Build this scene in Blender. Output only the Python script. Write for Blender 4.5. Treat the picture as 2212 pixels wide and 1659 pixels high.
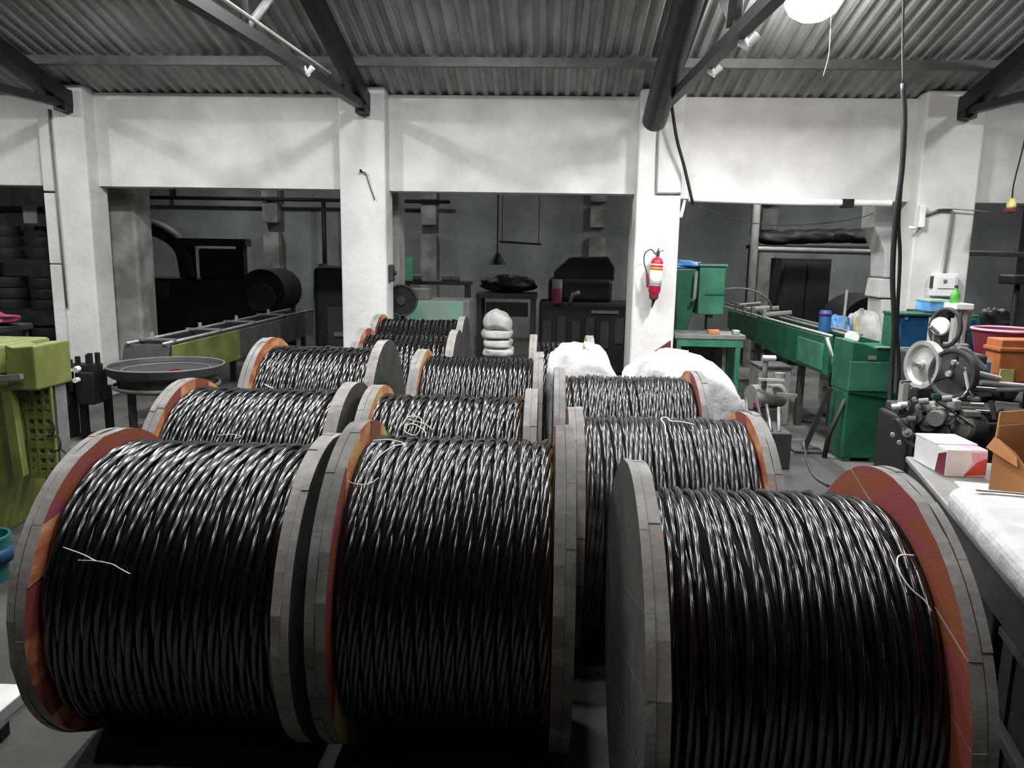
import bpy, math, random
from mathutils import Matrix, Vector
import numpy as np

# ------------------------------------------------------------------ clear, camera, world, lamps, exposure
for o in list(bpy.data.objects):
    bpy.data.objects.remove(o)
S = bpy.context.scene
COL = S.collection
PI = math.pi
R = math.radians
rnd = random.Random(7)

HC = 1.65
FPX = 1640.0
W, H = 2212, 1659
cam = bpy.data.cameras.new('camera')
cam_o = bpy.data.objects.new('camera', cam)
COL.objects.link(cam_o)
cam.sensor_fit = 'HORIZONTAL'
cam.sensor_width = 36.0
cam.lens = 36.0 * FPX / W
cam.clip_end = 100
CM = Matrix.Rotation(R(2.5), 4, 'Z') @ Matrix.Rotation(R(90 - 9.7), 4, 'X') @ Matrix.Rotation(R(0.95), 4, 'Z')
cam_o.matrix_world = Matrix.Translation((0, 0, HC)) @ CM
S.camera = cam_o

world = bpy.data.worlds.new('world')
S.world = world
world.use_nodes = True
world.node_tree.nodes['Background'].inputs[0].default_value = (0.6, 0.7, 0.8, 1)
world.node_tree.nodes['Background'].inputs[1].default_value = 0.02

S.view_settings.view_transform = 'Standard'
S.view_settings.look = 'None'
S.view_settings.gamma = 1.0
S.view_settings.use_curve_mapping = False
S.view_settings.exposure = 0.4
S.cycles.use_denoising = True
S.cycles.max_bounces = 6


def disc_lamp(name, loc, power, size, spread=180, col=(1, 1, 1)):
    l = bpy.data.lights.new(name, 'AREA')
    l.shape = 'DISK'
    l.size = size
    l.energy = power
    l.color = col
    l.spread = R(spread)
    o = bpy.data.objects.new(name, l)
    o.location = loc
    COL.objects.link(o)
    return o


disc_lamp('lamp_and_fill', (1.93, 6.15, 3.36), 72, 0.36, 160)       # the high-bay lamp seen at the top of the photo
for gx, gp in ((-1.75, 27), (-0.2, 20), (1.75, 21)):                # unseen lamps above the frame, laid out to shape the cable highlights
    for gy, gk, gs in ((0.8, 0.28, 0.15), (1.9, 0.6, 0.2), (3.1, 1.05, 0.26), (4.5, 1.35, 0.26)):
        disc_lamp('lamp_and_fill', (gx, gy, 3.85), gp * gk, gs)
for gx, gp in ((-6.6, 58), (-3.5, 80), (-0.7, 52), (4.9, 48)):     # fill lamps added just above the frame to brighten the far wall
    disc_lamp('lamp_and_fill', (gx, 5.75, 3.72), gp, 0.3)
disc_lamp('lamp_and_fill', (3.0, 11.0, 3.5), 80, 0.3)
disc_lamp('lamp_and_fill', (6.2, 11.5, 3.6), 80, 0.3)               # these four are unseen lamps added to brighten the shed behind
disc_lamp('lamp_and_fill', (-2.4, 12.6, 3.8), 30, 0.3)
disc_lamp('lamp_and_fill', (-5.8, 12.8, 3.8), 30, 0.3)


def pick(px, py, Y):
    d = CM.to_3x3() @ Vector(((px - W / 2) / FPX, -(py - H / 2) / FPX, -1))
    return Vector((0, 0, HC)) + d * (Y / d.y)


# ------------------------------------------------------------------ materials
def lin(r, g, b):
    f = lambda c: (c / 12.92 if c <= 0.04045 else ((c + 0.055) / 1.055) ** 2.4)
    return tuple(f(x / 255.0) for x in (r, g, b))


MATS = {}


def mat(name, rgb, rough=0.6, metal=0.0, rgb2=None, scale=6.0, detail=6.0, lo=0.4, hi=0.65, bump=0.0, bscale=40.0, spec=0.5,
        stretch=(1, 1, 1), emit=0.0, spots=None):
    if name in MATS:
        return MATS[name]
    m = bpy.data.materials.new(name)
    m.use_nodes = True
    nt = m.node_tree
    b = nt.nodes['Principled BSDF']
    c1 = lin(*rgb)
    c2 = lin(*rgb2) if rgb2 else tuple(x * 0.72 for x in c1)
    tc = nt.nodes.new('ShaderNodeTexCoord')
    mp = nt.nodes.new('ShaderNodeMapping')
    mp.inputs['Scale'].default_value = stretch
    nz = nt.nodes.new('ShaderNodeTexNoise')
    nz.inputs['Scale'].default_value = scale
    nz.inputs['Detail'].default_value = detail
    rp = nt.nodes.new('ShaderNodeValToRGB')
    rp.color_ramp.elements[0].position = lo
    rp.color_ramp.elements[0].color = (*c2, 1)
    rp.color_ramp.elements[1].position = hi
    rp.color_ramp.elements[1].color = (*c1, 1)
    L = nt.links.new
    L(tc.outputs['Object'], mp.inputs[0])
    L(mp.outputs[0], nz.inputs['Vector'])
    L(nz.outputs['Fac'], rp.inputs[0])
    col_out = rp.outputs[0]
    for k, (srgb, thr, ssc) in enumerate(spots or ()):               # splashes of old paint
        n3 = nt.nodes.new('ShaderNodeTexNoise')
        n3.inputs['Scale'].default_value = ssc
        n3.inputs['Detail'].default_value = 3
        m3 = nt.nodes.new('ShaderNodeMapping')
        m3.inputs['Location'].default_value = (3.7 * k + 1.3, 5.1 * k, 2.2)
        r3 = nt.nodes.new('ShaderNodeValToRGB')
        r3.color_ramp.elements[0].position = thr
        r3.color_ramp.elements[1].position = thr + 0.05
        mx = nt.nodes.new('ShaderNodeMixRGB')
        mx.inputs[2].default_value = (*lin(*srgb), 1)
        L(tc.outputs['Object'], m3.inputs[0])
        L(m3.outputs[0], n3.inputs['Vector'])
        L(n3.outputs['Fac'], r3.inputs[0])
        L(r3.outputs[0], mx.inputs[0])
        L(col_out, mx.inputs[1])
        col_out = mx.outputs[0]
    L(col_out, b.inputs['Base Color'])
    b.inputs['Roughness'].default_value = rough
    b.inputs['Metallic'].default_value = metal
    b.inputs['Specular IOR Level'].default_value = spec
    if bump:
        n2 = nt.nodes.new('ShaderNodeTexNoise')
        n2.inputs['Scale'].default_value = bscale
        n2.inputs['Detail'].default_value = 5
        bp = nt.nodes.new('ShaderNodeBump')
        bp.inputs['Strength'].default_value = bump
        bp.inputs['Distance'].default_value = 0.02
        L(mp.outputs[0], n2.inputs['Vector'])
        L(n2.outputs['Fac'], bp.inputs['Height'])
        L(bp.outputs[0], b.inputs['Normal'])
    if emit:
        b.inputs['Emission Color'].default_value = (*c1, 1)
        b.inputs['Emission Strength'].default_value = emit
    MATS[name] = m
    return m


PLASTER = mat('whitewash', (226, 226, 224), 0.9, rgb2=(200, 200, 198), scale=2.2, lo=0.3, hi=0.62, bump=0.35, bscale=14)
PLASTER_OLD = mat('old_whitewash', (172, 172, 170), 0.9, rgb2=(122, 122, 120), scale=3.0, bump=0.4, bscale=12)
DIM_WALL = mat('low_bounce_wash', (84, 84, 84), 0.9, rgb2=(62, 62, 62), scale=2.0)  # unseen side and near walls, toned dark to cut bounced fill light
CONCRETE = mat('concrete_floor', (100, 99, 97), 0.85, rgb2=(70, 69, 68), scale=1.6, detail=8, bump=0.2, bscale=20)
ROOF = mat('roof_sheet_grey', (172, 174, 174), 0.6, 0.0, rgb2=(138, 139, 139), scale=2.5, stretch=(3, 0.6, 1))
STEEL_BLACK = mat('black_painted_steel', (26, 26, 28), 0.5, 0.0, scale=9)
PURLIN = mat('dull_steel', (100, 100, 100), 0.55, 0.0, scale=8)
CABLE = mat('black_cable_sheath', (16, 16, 17), 0.18, rgb2=(9, 9, 10), scale=30, spec=1.15)
CABLE_DUSTY = mat('dusty_cable_sheath', (60, 60, 60), 0.2, rgb2=(30, 30, 30), scale=18, spec=1.0)
CABLE_CORE = mat('black_inner_layers', (6, 6, 6), 0.8, spec=0.2)
RIM = mat('weathered_grey_timber', (140, 139, 135), 0.85, rgb2=(116, 114, 111), scale=9, bump=0.12, bscale=40, spots=(((158, 158, 116), 0.67, 12), ((172, 114, 80), 0.66, 9)))
RIM_DARK = mat('dark_weathered_timber', (112, 111, 108), 0.85, rgb2=(88, 87, 85), scale=9, bump=0.12, bscale=40)
BOARD_DARK = mat('dark_flange_board', (62, 61, 59), 0.85, rgb2=(46, 45, 44), scale=9)  # darker tone for the outer faces of the flanges
PLANK_ORANGE = mat('orange_stained_timber', (208, 148, 100), 0.7, rgb2=(158, 84, 50), scale=5, stretch=(1, 1, 3), bump=0.08)
PLANK_RED = mat('red_stained_timber', (136, 54, 66), 0.7, rgb2=(130, 68, 36), scale=4, stretch=(1, 1, 4), bump=0.08)
PLANK_LIME = mat('lime_edged_timber', (196, 190, 112), 0.7, rgb2=(190, 120, 68), scale=5, bump=0.3)
GREEN = mat('deep_green_enamel', (30, 92, 68), 0.45, rgb2=(22, 76, 56), scale=5)
GREEN_LIGHT = mat('worn_green_enamel', (62, 120, 96), 0.45, rgb2=(46, 102, 80), scale=5)
OLIVE = mat('olive_green_enamel', (136, 144, 82), 0.55, rgb2=(108, 116, 58), scale=4)
SEAFOAM = mat('pale_sea_green_enamel', (112, 176, 150), 0.6, rgb2=(140, 158, 150), scale=3)
GREY = mat('mid_grey_paint', (128, 128, 126), 0.55, scale=7)
GREY_DARK = mat('dark_grey_machine', (58, 58, 58), 0.6, scale=7)
BLACK = mat('sooty_black', (24, 24, 24), 0.65, scale=7)
IRON = mat('bare_machined_steel', (150, 150, 150), 0.35, 0.8, scale=12)
CHROME = mat('bright_steel', (225, 225, 225), 0.22, 0.9, scale=12)
ALU = mat('cast_aluminium', (186, 186, 184), 0.45, 0.35, scale=9)
BLUE = mat('dark_blue_enamel', (20, 78, 124), 0.5, scale=5)
BLUE_LIGHT = mat('light_blue_plastic', (112, 172, 224), 0.55, rgb2=(60, 120, 180), scale=5)
RED = mat('signal_red', (200, 30, 66), 0.4, scale=5)
RED_DARK = mat('dull_red', (120, 36, 58), 0.6, scale=5)
ORANGE = mat('orange_plastic', (200, 126, 74), 0.6, rgb2=(170, 100, 56), scale=4)
YELLOW = mat('yellow_print', (206, 204, 130), 0.7, scale=8)
WHITE = mat('white_woven_sack', (208, 208, 208), 0.75, rgb2=(188, 188, 188), scale=7, bump=0.9, bscale=9)
WHITE_GREY = mat('grey_white_sack', (196, 196, 194), 0.8, rgb2=(160, 160, 158), scale=7, bump=0.4, bscale=12)
PAPER = mat('white_card', (244, 244, 242), 0.6, scale=9, rgb2=(230, 230, 230))
PINK = mat('pink_print', (246, 182, 206), 0.6, scale=9)
REDPRINT = mat('orange_red_print', (220, 84, 62), 0.55, rgb2=(184, 54, 36), scale=9)
CARD = mat('brown_cardboard', (196, 140, 92), 0.8, rgb2=(172, 116, 70), scale=3)
CARD_IN = mat('cardboard_inside', (120, 60, 50), 0.85, scale=3)
WIRE = mat('pale_tie_wire', (222, 222, 216), 0.4, 0.2, scale=9)
BOTTLE = mat('green_bottle_plastic', (90, 180, 76), 0.35, scale=9)
PORCELAIN = mat('white_porcelain', (250, 250, 250), 0.35, scale=9, rgb2=(235, 235, 235))
GLOW = mat('glowing_diffuser', (255, 252, 246), 0.5, scale=3, rgb2=(255, 252, 246), emit=48)
TABLE = mat('grey_laminate', (142, 142, 142), 0.5, rgb2=(126, 126, 126), scale=5)
TEAL = mat('teal_plastic', (52, 130, 124), 0.5, scale=6)


# ------------------------------------------------------------------ helpers
def tag(o, label=None, cat=None, group=None, kind=None):
    if label: o['label'] = label
    if cat: o['category'] = cat
    if group: o['group'] = group
    if kind: o['kind'] = kind
    return o


def thing(name, label, cat, loc=(0, 0, 0), rz=0.0, group=None):
    o = bpy.data.objects.new(name, None)
    o.empty_display_size = 0.1
    COL.objects.link(o)
    o.location = loc
    o.rotation_euler = (0, 0, rz)
    return tag(o, label, cat, group)


def root_loc(p):
    while p is not None and p.parent is not None:
        p = p.parent
    return p.location if p is not None else Vector((0, 0, 0))


class MB:
    """collects shapes; build() links them as ONE mesh object"""

    def __init__(self):
        self.v = []; self.f = []; self.m = []

    def add(self, vs, fs, m=0):
        n = len(self.v)
        self.v += [tuple(x) for x in vs]
        self.f += [tuple(i + n for i in f) for f in fs]
        self.m += [m] * len(fs)
        return self

    def box(self, x0, x1, y0, y1, z0, z1, m=0, rot=None, piv=None):
        vs = [Vector((x, y, z)) for z in (z0, z1) for y in (y0, y1) for x in (x0, x1)]
        if rot is not None:
            c = Vector(piv) if piv is not None else Vector(((x0 + x1) / 2, (y0 + y1) / 2, (z0 + z1) / 2))
            vs = [rot @ (v - c) + c for v in vs]
        return self.add(vs, [(0, 2, 3, 1), (4, 5, 7, 6), (0, 1, 5, 4), (2, 6, 7, 3), (0, 4, 6, 2), (1, 3, 7, 5)], m)

    def bar(self, p0, p1, w, h, m=0, up=(0, 0, 1)):
        p0, p1 = Vector(p0), Vector(p1)
        d = (p1 - p0).normalized()
        u = Vector(up)
        s = d.cross(u)
        if s.length < 1e-4:
            s = d.cross(Vector((1, 0, 0)))
        s.normalize()
        t = s.cross(d).normalized()
        vs = []
        for p in (p0, p1):
            for a, b in ((-1, -1), (1, -1), (1, 1), (-1, 1)):
                vs.append(p + s * a * w / 2 + t * b * h / 2)
        return self.add(vs, [(3, 2, 1, 0), (4, 5, 6, 7), (0, 1, 5, 4), (1, 2, 6, 5), (2, 3, 7, 6), (3, 0, 4, 7)], m)

    def tube(self, pts, r, n=8, m=0, cap=True):
        pts = [Vector(p) for p in pts]
        k = len(pts)
        rr = r if isinstance(r, (list, tuple)) else [r] * k
        t0 = (pts[1] - pts[0]).normalized()
        a = t0.cross(Vector((0, 0, 1)))
        if a.length < 1e-3:
            a = t0.cross(Vector((1, 0, 0)))
        a.normalize()
        vs = []
        for i in range(k):
            t = (pts[min(i + 1, k - 1)] - pts[max(i - 1, 0)])
            if t.length < 1e-9: t = t0
            t.normalize()
            a = (a - t * a.dot(t)).normalized()
            b = t.cross(a)
            for j in range(n):
                q = 2 * PI * j / n
                vs.append(pts[i] + (a * math.cos(q) + b * math.sin(q)) * rr[i])
        fs = [(i * n + j, i * n + (j + 1) % n, (i + 1) * n + (j + 1) % n, (i + 1) * n + j) for i in range(k - 1) for j in range(n)]
        if cap:
            fs.append(tuple(range(n))[::-1])
            fs.append(tuple(range((k - 1) * n, k * n)))
        return self.add(vs, fs, m)

    def lathe(self, prof, c, ax=(0, 0, 1), n=24, m=0):
        """prof: list of (radius, along axis)"""
        ax = Vector(ax).normalized()
        c = Vector(c)
        a = ax.cross(Vector((0, 0, 1)))
        if a.length < 1e-3:
            a = ax.cross(Vector((1, 0, 0)))
        a.normalize()
        b = ax.cross(a)
        k = len(prof)
        vs = []
        for r, h in prof:
            for j in range(n):
                q = 2 * PI * j / n
                vs.append(c + ax * h + (a * math.cos(q) + b * math.sin(q)) * r)
        fs = [(i * n + j, i * n + (j + 1) % n, (i + 1) * n + (j + 1) % n, (i + 1) * n + j) for i in range(k - 1) for j in range(n)]
        if prof[0][0] > 1e-6: fs.append(tuple(range(n))[::-1])
        if prof[-1][0] > 1e-6: fs.append(tuple(range((k - 1) * n, k * n)))
        return self.add(vs, fs, m)

    def prism(self, poly, frame, d0, d1, m=0, mside=None):
        """poly: 2D points; frame(u, v, d) -> 3D"""
        n = len(poly)
        vs = [frame(u, v, d0) for u, v in poly] + [frame(u, v, d1) for u, v in poly]
        k = len(self.v)
        self.add(vs, [tuple(range(n))[::-1], tuple(range(n, 2 * n))], m)
        self.f += [(k + i, k + (i + 1) % n, k + n + (i + 1) % n, k + n + i) for i in range(n)]
        self.m += [m if mside is None else mside] * n
        return self

    def build(self, name, mats, parent=None, local=False, smooth=False, bevel=0.0, seg=2):
        me = bpy.data.meshes.new(name)
        off = Vector((0, 0, 0)) if (local or parent is None) else root_loc(parent)
        if off.length:
            vs = [(x - off.x, y - off.y, z - off.z) for x, y, z in self.v]
        else:
            vs = self.v
        me.from_pydata(vs, [], self.f)
        if not isinstance(mats, (list, tuple)): mats = [mats]
        for m in mats: me.materials.append(m)
        if len(mats) > 1:
            me.polygons.foreach_set('material_index', self.m)
        import bmesh
        bm = bmesh.new(); bm.from_mesh(me)
        bmesh.ops.recalc_face_normals(bm, faces=bm.faces)
        bm.to_mesh(me); bm.free()
        if smooth:
            me.polygons.foreach_set('use_smooth', [True] * len(me.polygons))
            if smooth == 'auto':
                me.set_sharp_from_angle(angle=R(38))
        me.update()
        o = bpy.data.objects.new(name, me)
        COL.objects.link(o)
        o.parent = parent
        if bevel:
            b = o.modifiers.new('bevel', 'BEVEL')
            b.width = bevel; b.segments = seg; b.limit_method = 'ANGLE'; b.angle_limit = R(40)
        return o


def sack_mesh(mb, c, sx, sy, sz, rz=0.0, e=0.55, seed=0, lump=0.05, n=28, k=18, droop=None):
    """a stuffed sack: superellipsoid with lumps, flat underside"""
    rr = random.Random(seed)
    n, k = int(n * 1.5), int(k * 1.5)
    ph = [rr.uniform(0, 6.28) for _ in range(8)]
    sg = lambda x, p: math.copysign(abs(x) ** p, x)
    ca, sa = math.cos(rz), math.sin(rz)
    vs = []
    for i in range(k + 1):
        a = -PI / 2 + PI * i / k
        for j in range(n):
            b = 2 * PI * j / n
            x = sg(math.cos(a), e) * sg(math.cos(b), e); y = sg(math.cos(a), e) * sg(math.sin(b), e); z = sg(math.sin(a), e)
            q = 1 + lump * (math.sin(3 * b + ph[0]) * math.cos(2 * a + ph[1]) + 0.6 * math.sin(5 * b + ph[2] + 3 * a) + 0.5 * math.sin(7 * a + ph[3] + 2 * b) + 0.35 * math.sin(11 * b + ph[4] - 6 * a))
            x *= sx * q; y *= sy * q; z *= sz * (q if z > 0 else 1)
            if droop: z += droop(x / sx, y / sy)
            vs.append((c[0] + x * ca - y * sa, c[1] + x * sa + y * ca, c[2] + z))
    fs = [(i * n + j, i * n + (j + 1) % n, (i + 1) * n + (j + 1) % n, (i + 1) * n + j) for i in range(k) for j in range(n)]
    return mb.add(vs, fs)


def curve_pts(ctrl, n=24):
    """Catmull-Rom through control points"""
    P = [Vector(p) for p in ctrl]
    P = [P[0] * 2 - P[1]] + P + [P[-1] * 2 - P[-2]]
    out = []
    segs = len(P) - 3
    for s in range(segs):
        a, b, c, d = P[s:s + 4]
        m = max(2, n // segs)
        for i in range(m):
            t = i / m
            out.append(0.5 * ((2 * b) + (c - a) * t + (2 * a - 5 * b + 4 * c - d) * t * t + (3 * b - a - 3 * c + d) * t ** 3))
    out.append(P[-2])
    return out


# ------------------------------------------------------------------ the setting
def struct(name, cat=None):
    o = bpy.data.objects.new(name, None)
    o.empty_display_size = 0.1
    COL.objects.link(o)
    o['kind'] = 'structure'
    return o


f = MB().box(-9, 9, -6, 18, -0.1, 0).build('floor', CONCRETE)
f['kind'] = 'structure'

# colonnade wall at the far side of the hall
ROOF_S = 0.279
roof_z = lambda y: 3.32 + (8 - y) * ROOF_S
wall = struct('wall_far')
PIL = [(-8.4, -7.92), (-5.2, -4.84), (-2.17, -1.69), (0.89, 1.34), (3.69, 4.27), (7.2, 7.7)]
LINT = [(-9, -8.16, 2.29), (-8.16, -5.0, 2.3), (-5.0, -1.9, 2.3), (-1.9, 1.1, 2.29), (1.1, 4.0, 2.25), (4.0, 9, 2.25)]
for x0, x1, zb in LINT:
    MB().box(x0, x1, 8.2, 8.45, zb, 3.26).build('lintel', PLASTER, wall)
for x0, x1 in PIL:
    MB().box(x0, x1, 8.0, 8.36, 0, 3.3).build('pillar', PLASTER, wall, bevel=0.02)
# rear row of thinner pillars, the neighbouring shed's columns
for x0, x1 in [(-5.05, -4.7), (-2.05, -1.675), (0.93, 1.2), ]:
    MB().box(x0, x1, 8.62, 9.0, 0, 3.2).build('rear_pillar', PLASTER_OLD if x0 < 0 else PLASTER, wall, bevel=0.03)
P2 = lambda px, py: (lambda p: (p.x, p.z))(pick(px, py, 8.62))
for poly in ([P2(1893, 448), P2(1890, 490), P2(1902, 520), P2(1912, 545), P2(1910, 599), (4.1, P2(1910, 599)[1]), (4.1, 3.2), (P2(1893, 448)[0], 3.2)],
             [P2(1905, 602), P2(1897, 643), (4.1, P2(1897, 643)[1]), (4.1, P2(1905, 602)[1])],
             [P2(1905, 647), P2(1900, 720), (P2(1900, 720)[0], 0), (4.1, 0), (4.1, P2(1905, 647)[1])]):
    MB().prism(poly, lambda u, v, d: (u, d, v), 8.62, 9.0).build('rear_pillar', PLASTER, wall, bevel=0.012)
# a boxed pilaster joined to the left pillar, in three lengths with open joints
for z0, z1 in ((0, 1.46), (1.47, 2.21), (2.23, 3.0)):
    MB().box(-5.36, -5.205, 8.04, 8.3, z0, z1).build('pilaster_block', PLASTER, wall, bevel=0.01)
MB().tube([(-5.17, 7.985, 1.0), (-5.19, 7.985, 3.05)], 0.012, 8).build('conduit', GREY, wall, smooth=True)

wl = MB().box(-9.1, -9, -6, 18, 0, 6).build('wall_left', DIM_WALL); wl['kind'] = 'structure'
wr = MB().box(9, 9.1, -6, 18, 0, 6).build('wall_right', DIM_WALL); wr['kind'] = 'structure'
wn = MB().box(-9, 9, -6.1, -6, 0, 6).build('wall_near', DIM_WALL); wn['kind'] = 'structure'
wb = struct('wall_rear')
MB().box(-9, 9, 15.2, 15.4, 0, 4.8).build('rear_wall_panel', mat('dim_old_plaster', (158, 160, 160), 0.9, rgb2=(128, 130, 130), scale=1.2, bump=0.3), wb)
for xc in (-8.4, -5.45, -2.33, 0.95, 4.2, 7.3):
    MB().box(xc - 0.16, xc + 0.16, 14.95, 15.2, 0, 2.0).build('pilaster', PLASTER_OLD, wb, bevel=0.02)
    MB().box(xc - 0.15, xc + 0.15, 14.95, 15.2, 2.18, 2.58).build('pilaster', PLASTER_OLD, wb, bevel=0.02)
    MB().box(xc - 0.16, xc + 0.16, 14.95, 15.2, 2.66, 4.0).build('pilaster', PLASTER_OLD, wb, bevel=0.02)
MB().tube([(-9, 14.9, 2.63), (-1.9, 14.9, 2.62)], 0.035, 8).build('service_pipe', BLACK, wb, smooth=True)
MB().tube([(-3.3, 14.9, 2.62), (-3.3, 14.9, 0.4)], 0.03, 8).build('service_pipe', BLACK, wb, smooth=True)
MB().tube([(-4.35, 14.85, 2.63), (-4.35, 14.85, 0.9)], 0.045, 8).build('service_pipe', BLACK, wb, smooth=True)
MB().tube([(-7.3, 14.9, 3.0), (-7.3, 14.9, 2.63)], 0.03, 8).build('service_pipe', BLACK, wb, smooth=True)

# corrugated roof: sheets a metre wide sharing one mesh, purlins under them
ceil = struct('ceiling')
per, amp, wsh, ln = 0.12, 0.03, 0.96, 8.55
vs, fs = [], []
nper = int(wsh / per)
xs = []
for i in range(nper):
    for a, h in ((0.0, 0), (0.32, 0), (0.5, 1), (0.82, 1)):
        xs.append((-wsh / 2 + (i + a) * per, h * amp))
xs.append((wsh / 2, 0))
LEN = [0.0, 1.02, 4.6, 8.6]
for s in LEN:
    for x, h in xs:
        vs.append((x, -s * 1.0, s * ROOF_S + h + (0.012 if s > 1.0 else 0)))
n = len(xs)
for r in range(len(LEN) - 1):
    for i in range(n - 1):
        fs.append((r * n + i, r * n + i + 1, (r + 1) * n + i + 1, (r + 1) * n + i))
sheet_me = bpy.data.meshes.new('roof_sheet')
sheet_me.from_pydata(vs, [], fs)
sheet_me.materials.append(ROOF)
for side in (0, 1):
    for i in range(20):
        o = bpy.data.objects.new('roof_sheet', sheet_me)
        COL.objects.link(o)
        o.parent = ceil
        x = -9.1 + 0.48 + i * wsh
        if side == 0:
            o.location = (x, 8.58, roof_z(8.58) + rnd.uniform(-0.006, 0.006))
        else:
            o.location = (x, -8.62, roof_z(8.58))
            o.rotation_euler = (0, 0, PI)
for y in (7.5, 5.6, 3.7, 1.8, 0.1):
    MB().box(-9, 9, y - 0.035, y + 0.035, roof_z(y) - 0.085, roof_z(y) - 0.005).build('purlin', PURLIN, ceil)
MB().box(-9, 9, 8.48, 8.52, 3.1, 3.2).build('purlin', PURLIN, ceil)
cr = MB()
cr.add([(-9, 8.45, 3.2), (9, 8.45, 3.2), (9, 15.4, 4.7), (-9, 15.4, 4.7), (-9, 8.45, 3.26), (9, 8.45, 3.26), (9, 15.4, 4.76), (-9, 15.4, 4.76)],
       [(0, 1, 2, 3), (7, 6, 5, 4), (0, 4, 5, 1), (1, 5, 6, 2), (2, 6, 7, 3), (3, 7, 4, 0)])
o = cr.build('ceiling_rear', GREY_DARK); o['kind'] = 'structure'
# gable triangles close the shed's short ends above the side walls

# roof trusses, one over each pillar
for i, (tx, lab) in enumerate([(-5.0, 'black steel roof truss over the leftmost white pillar'),
                               (-1.9, 'black steel roof truss over the middle white pillar left of centre'),
                               (1.1, 'black steel roof truss over the pillar with the fire extinguisher'),
                               (4.05, 'black steel roof truss over the far right pillar with the switch box')]):
    t = thing('roof_truss', lab, 'roof truss', (tx, 8.0, 3.0), group='trusses under the corrugated roof')
    ty = lambda y: roof_z(y) - 0.2
    by = lambda y: 3.1 - (7.95 - y) * 0.042
    MB().bar((tx, 8.02, ty(8.02) + 0.02), (tx, 0.3, ty(0.3)), 0.13, 0.15).build('top_chord', STEEL_BLACK, t)
    MB().bar((tx, 7.98, by(7.95)), (tx, 0.3, by(0.3)), 0.075, 0.075).build('bottom_chord', STEEL_BLACK, t)
    MB().box(tx - 0.06, tx + 0.06, 7.86, 8.0, 3.02, 3.24).build('end_plate', STEEL_BLACK, t)
    for y0, y1 in ((4.9, 5.9), (3.6, 4.9), (2.2, 3.6)):
        MB().tube([(tx, y0, by(y0)), (tx, y1, ty(y1))], 0.028, 8).build('web_brace', PURLIN, t, smooth=True)
        MB().tube([(tx, y0, by(y0)), (tx, y0, ty(y0))], 0.028, 8).build('web_post', PURLIN, t, smooth=True)
    if i == 1:
        MB().tube([(tx + 0.05, 6.6, by(6.6) + 0.07), (tx + 0.05, 1.0, by(1.0) + 0.09)], 0.012, 6).build('conduit', ALU, t, smooth=True)
    if i == 2:
        MB().bar((tx - 0.02, 5.0, by(5.0) + 0.08), (tx - 0.2, 4.0, 3.35), 0.05, 0.05).build('web_brace', GREY, t)

t = MB().tube([(0.985, 7.62, 2.93), (0.985, 4.3, 2.93 + 3.32 * 0.36)], 0.115, 20).build('overhead_pipe', STEEL_BLACK, smooth='auto')
tag(t, 'thick black pipe running up under the roof above the extinguisher pillar', 'pipe')


# ------------------------------------------------------------------ cable drums
def winding(mb, w, rw, pitch, twist, strands, seed, phase0, per_turn=72, sides=6, sr=0.0085, lay=1, wob=1.0, slope=0.0):
    rr = random.Random(seed)
    turns = int(w / pitch)
    pitch = w / turns
    n = (turns + 1) * per_turn + 1
    s = np.arange(n)
    th = s * (2 * PI / per_turn) * lay
    x = np.clip(-w / 2 + pitch * (s / per_turn - 0.45), -w / 2 - 0.004, w / 2 + 0.004)
    # slow irregularities of the lay
    tj = np.array([rr.gauss(0, 1) for _ in range(turns + 3)])
    tr = np.array([rr.gauss(0, 1) for _ in range(turns + 3)])
    ti = s / per_turn
    i0 = np.minimum(ti.astype(int), turns + 1)
    fr = ti - i0
    fr = fr * fr * (3 - 2 * fr)
    xj = (tj[i0] * (1 - fr) + tj[np.minimum(i0 + 1, turns + 2)] * fr) * pitch * 0.13 * wob
    rj = (tr[i0] * (1 - fr) + tr[np.minimum(i0 + 1, turns + 2)] * fr) * 0.0035 * wob
    k1, k2 = rr.uniform(0, 6), rr.uniform(0, 6)
    arc = rw * np.abs(th)
    xj = xj + 0.004 * wob * np.sin(th * 3 + k1 + ti * 0.7) + slope * np.sin(th)
    rj = rj + 0.002 * wob * np.sin(th * 5 + k2 + ti * 1.3)
    a = sr / math.sin(PI / strands) if strands > 2 else sr
    ang = np.arange(sides) * 2 * PI / sides
    for k in range(strands):
        ph = 2 * PI * arc / twist + k * 2 * PI / strands + phase0 + 0.25 * wob * np.sin(ti * 2.1 + k1)
        cx = x + xj + a * np.cos(ph)
        cr = rw + rj + a * np.sin(ph)
        P = np.stack([cx, cr * np.cos(th), cr * np.sin(th)], 1)
        T = np.gradient(P, axis=0)
        T /= np.linalg.norm(T, axis=1)[:, None]
        Rv = np.stack([np.zeros(n), np.cos(th), np.sin(th)], 1)
        Rv -= T * (Rv * T).sum(1)[:, None]
        Rv /= np.linalg.norm(Rv, axis=1)[:, None]
        B = np.cross(T, Rv)
        V = P[:, None, :] + sr * 1.04 * (Rv[:, None, :] * np.cos(ang)[None, :, None] + B[:, None, :] * np.sin(ang)[None, :, None])
        V = V.reshape(-1, 3)
        ii = np.arange(n - 1)[:, None] * sides
        j = np.arange(sides)[None, :]
        j2 = (j + 1) % sides
        F = np.stack([ii + j, ii + j2, ii + sides + j2, ii + sides + j], 2).reshape(-1, 4)
        mb.append((V, F))


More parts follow.
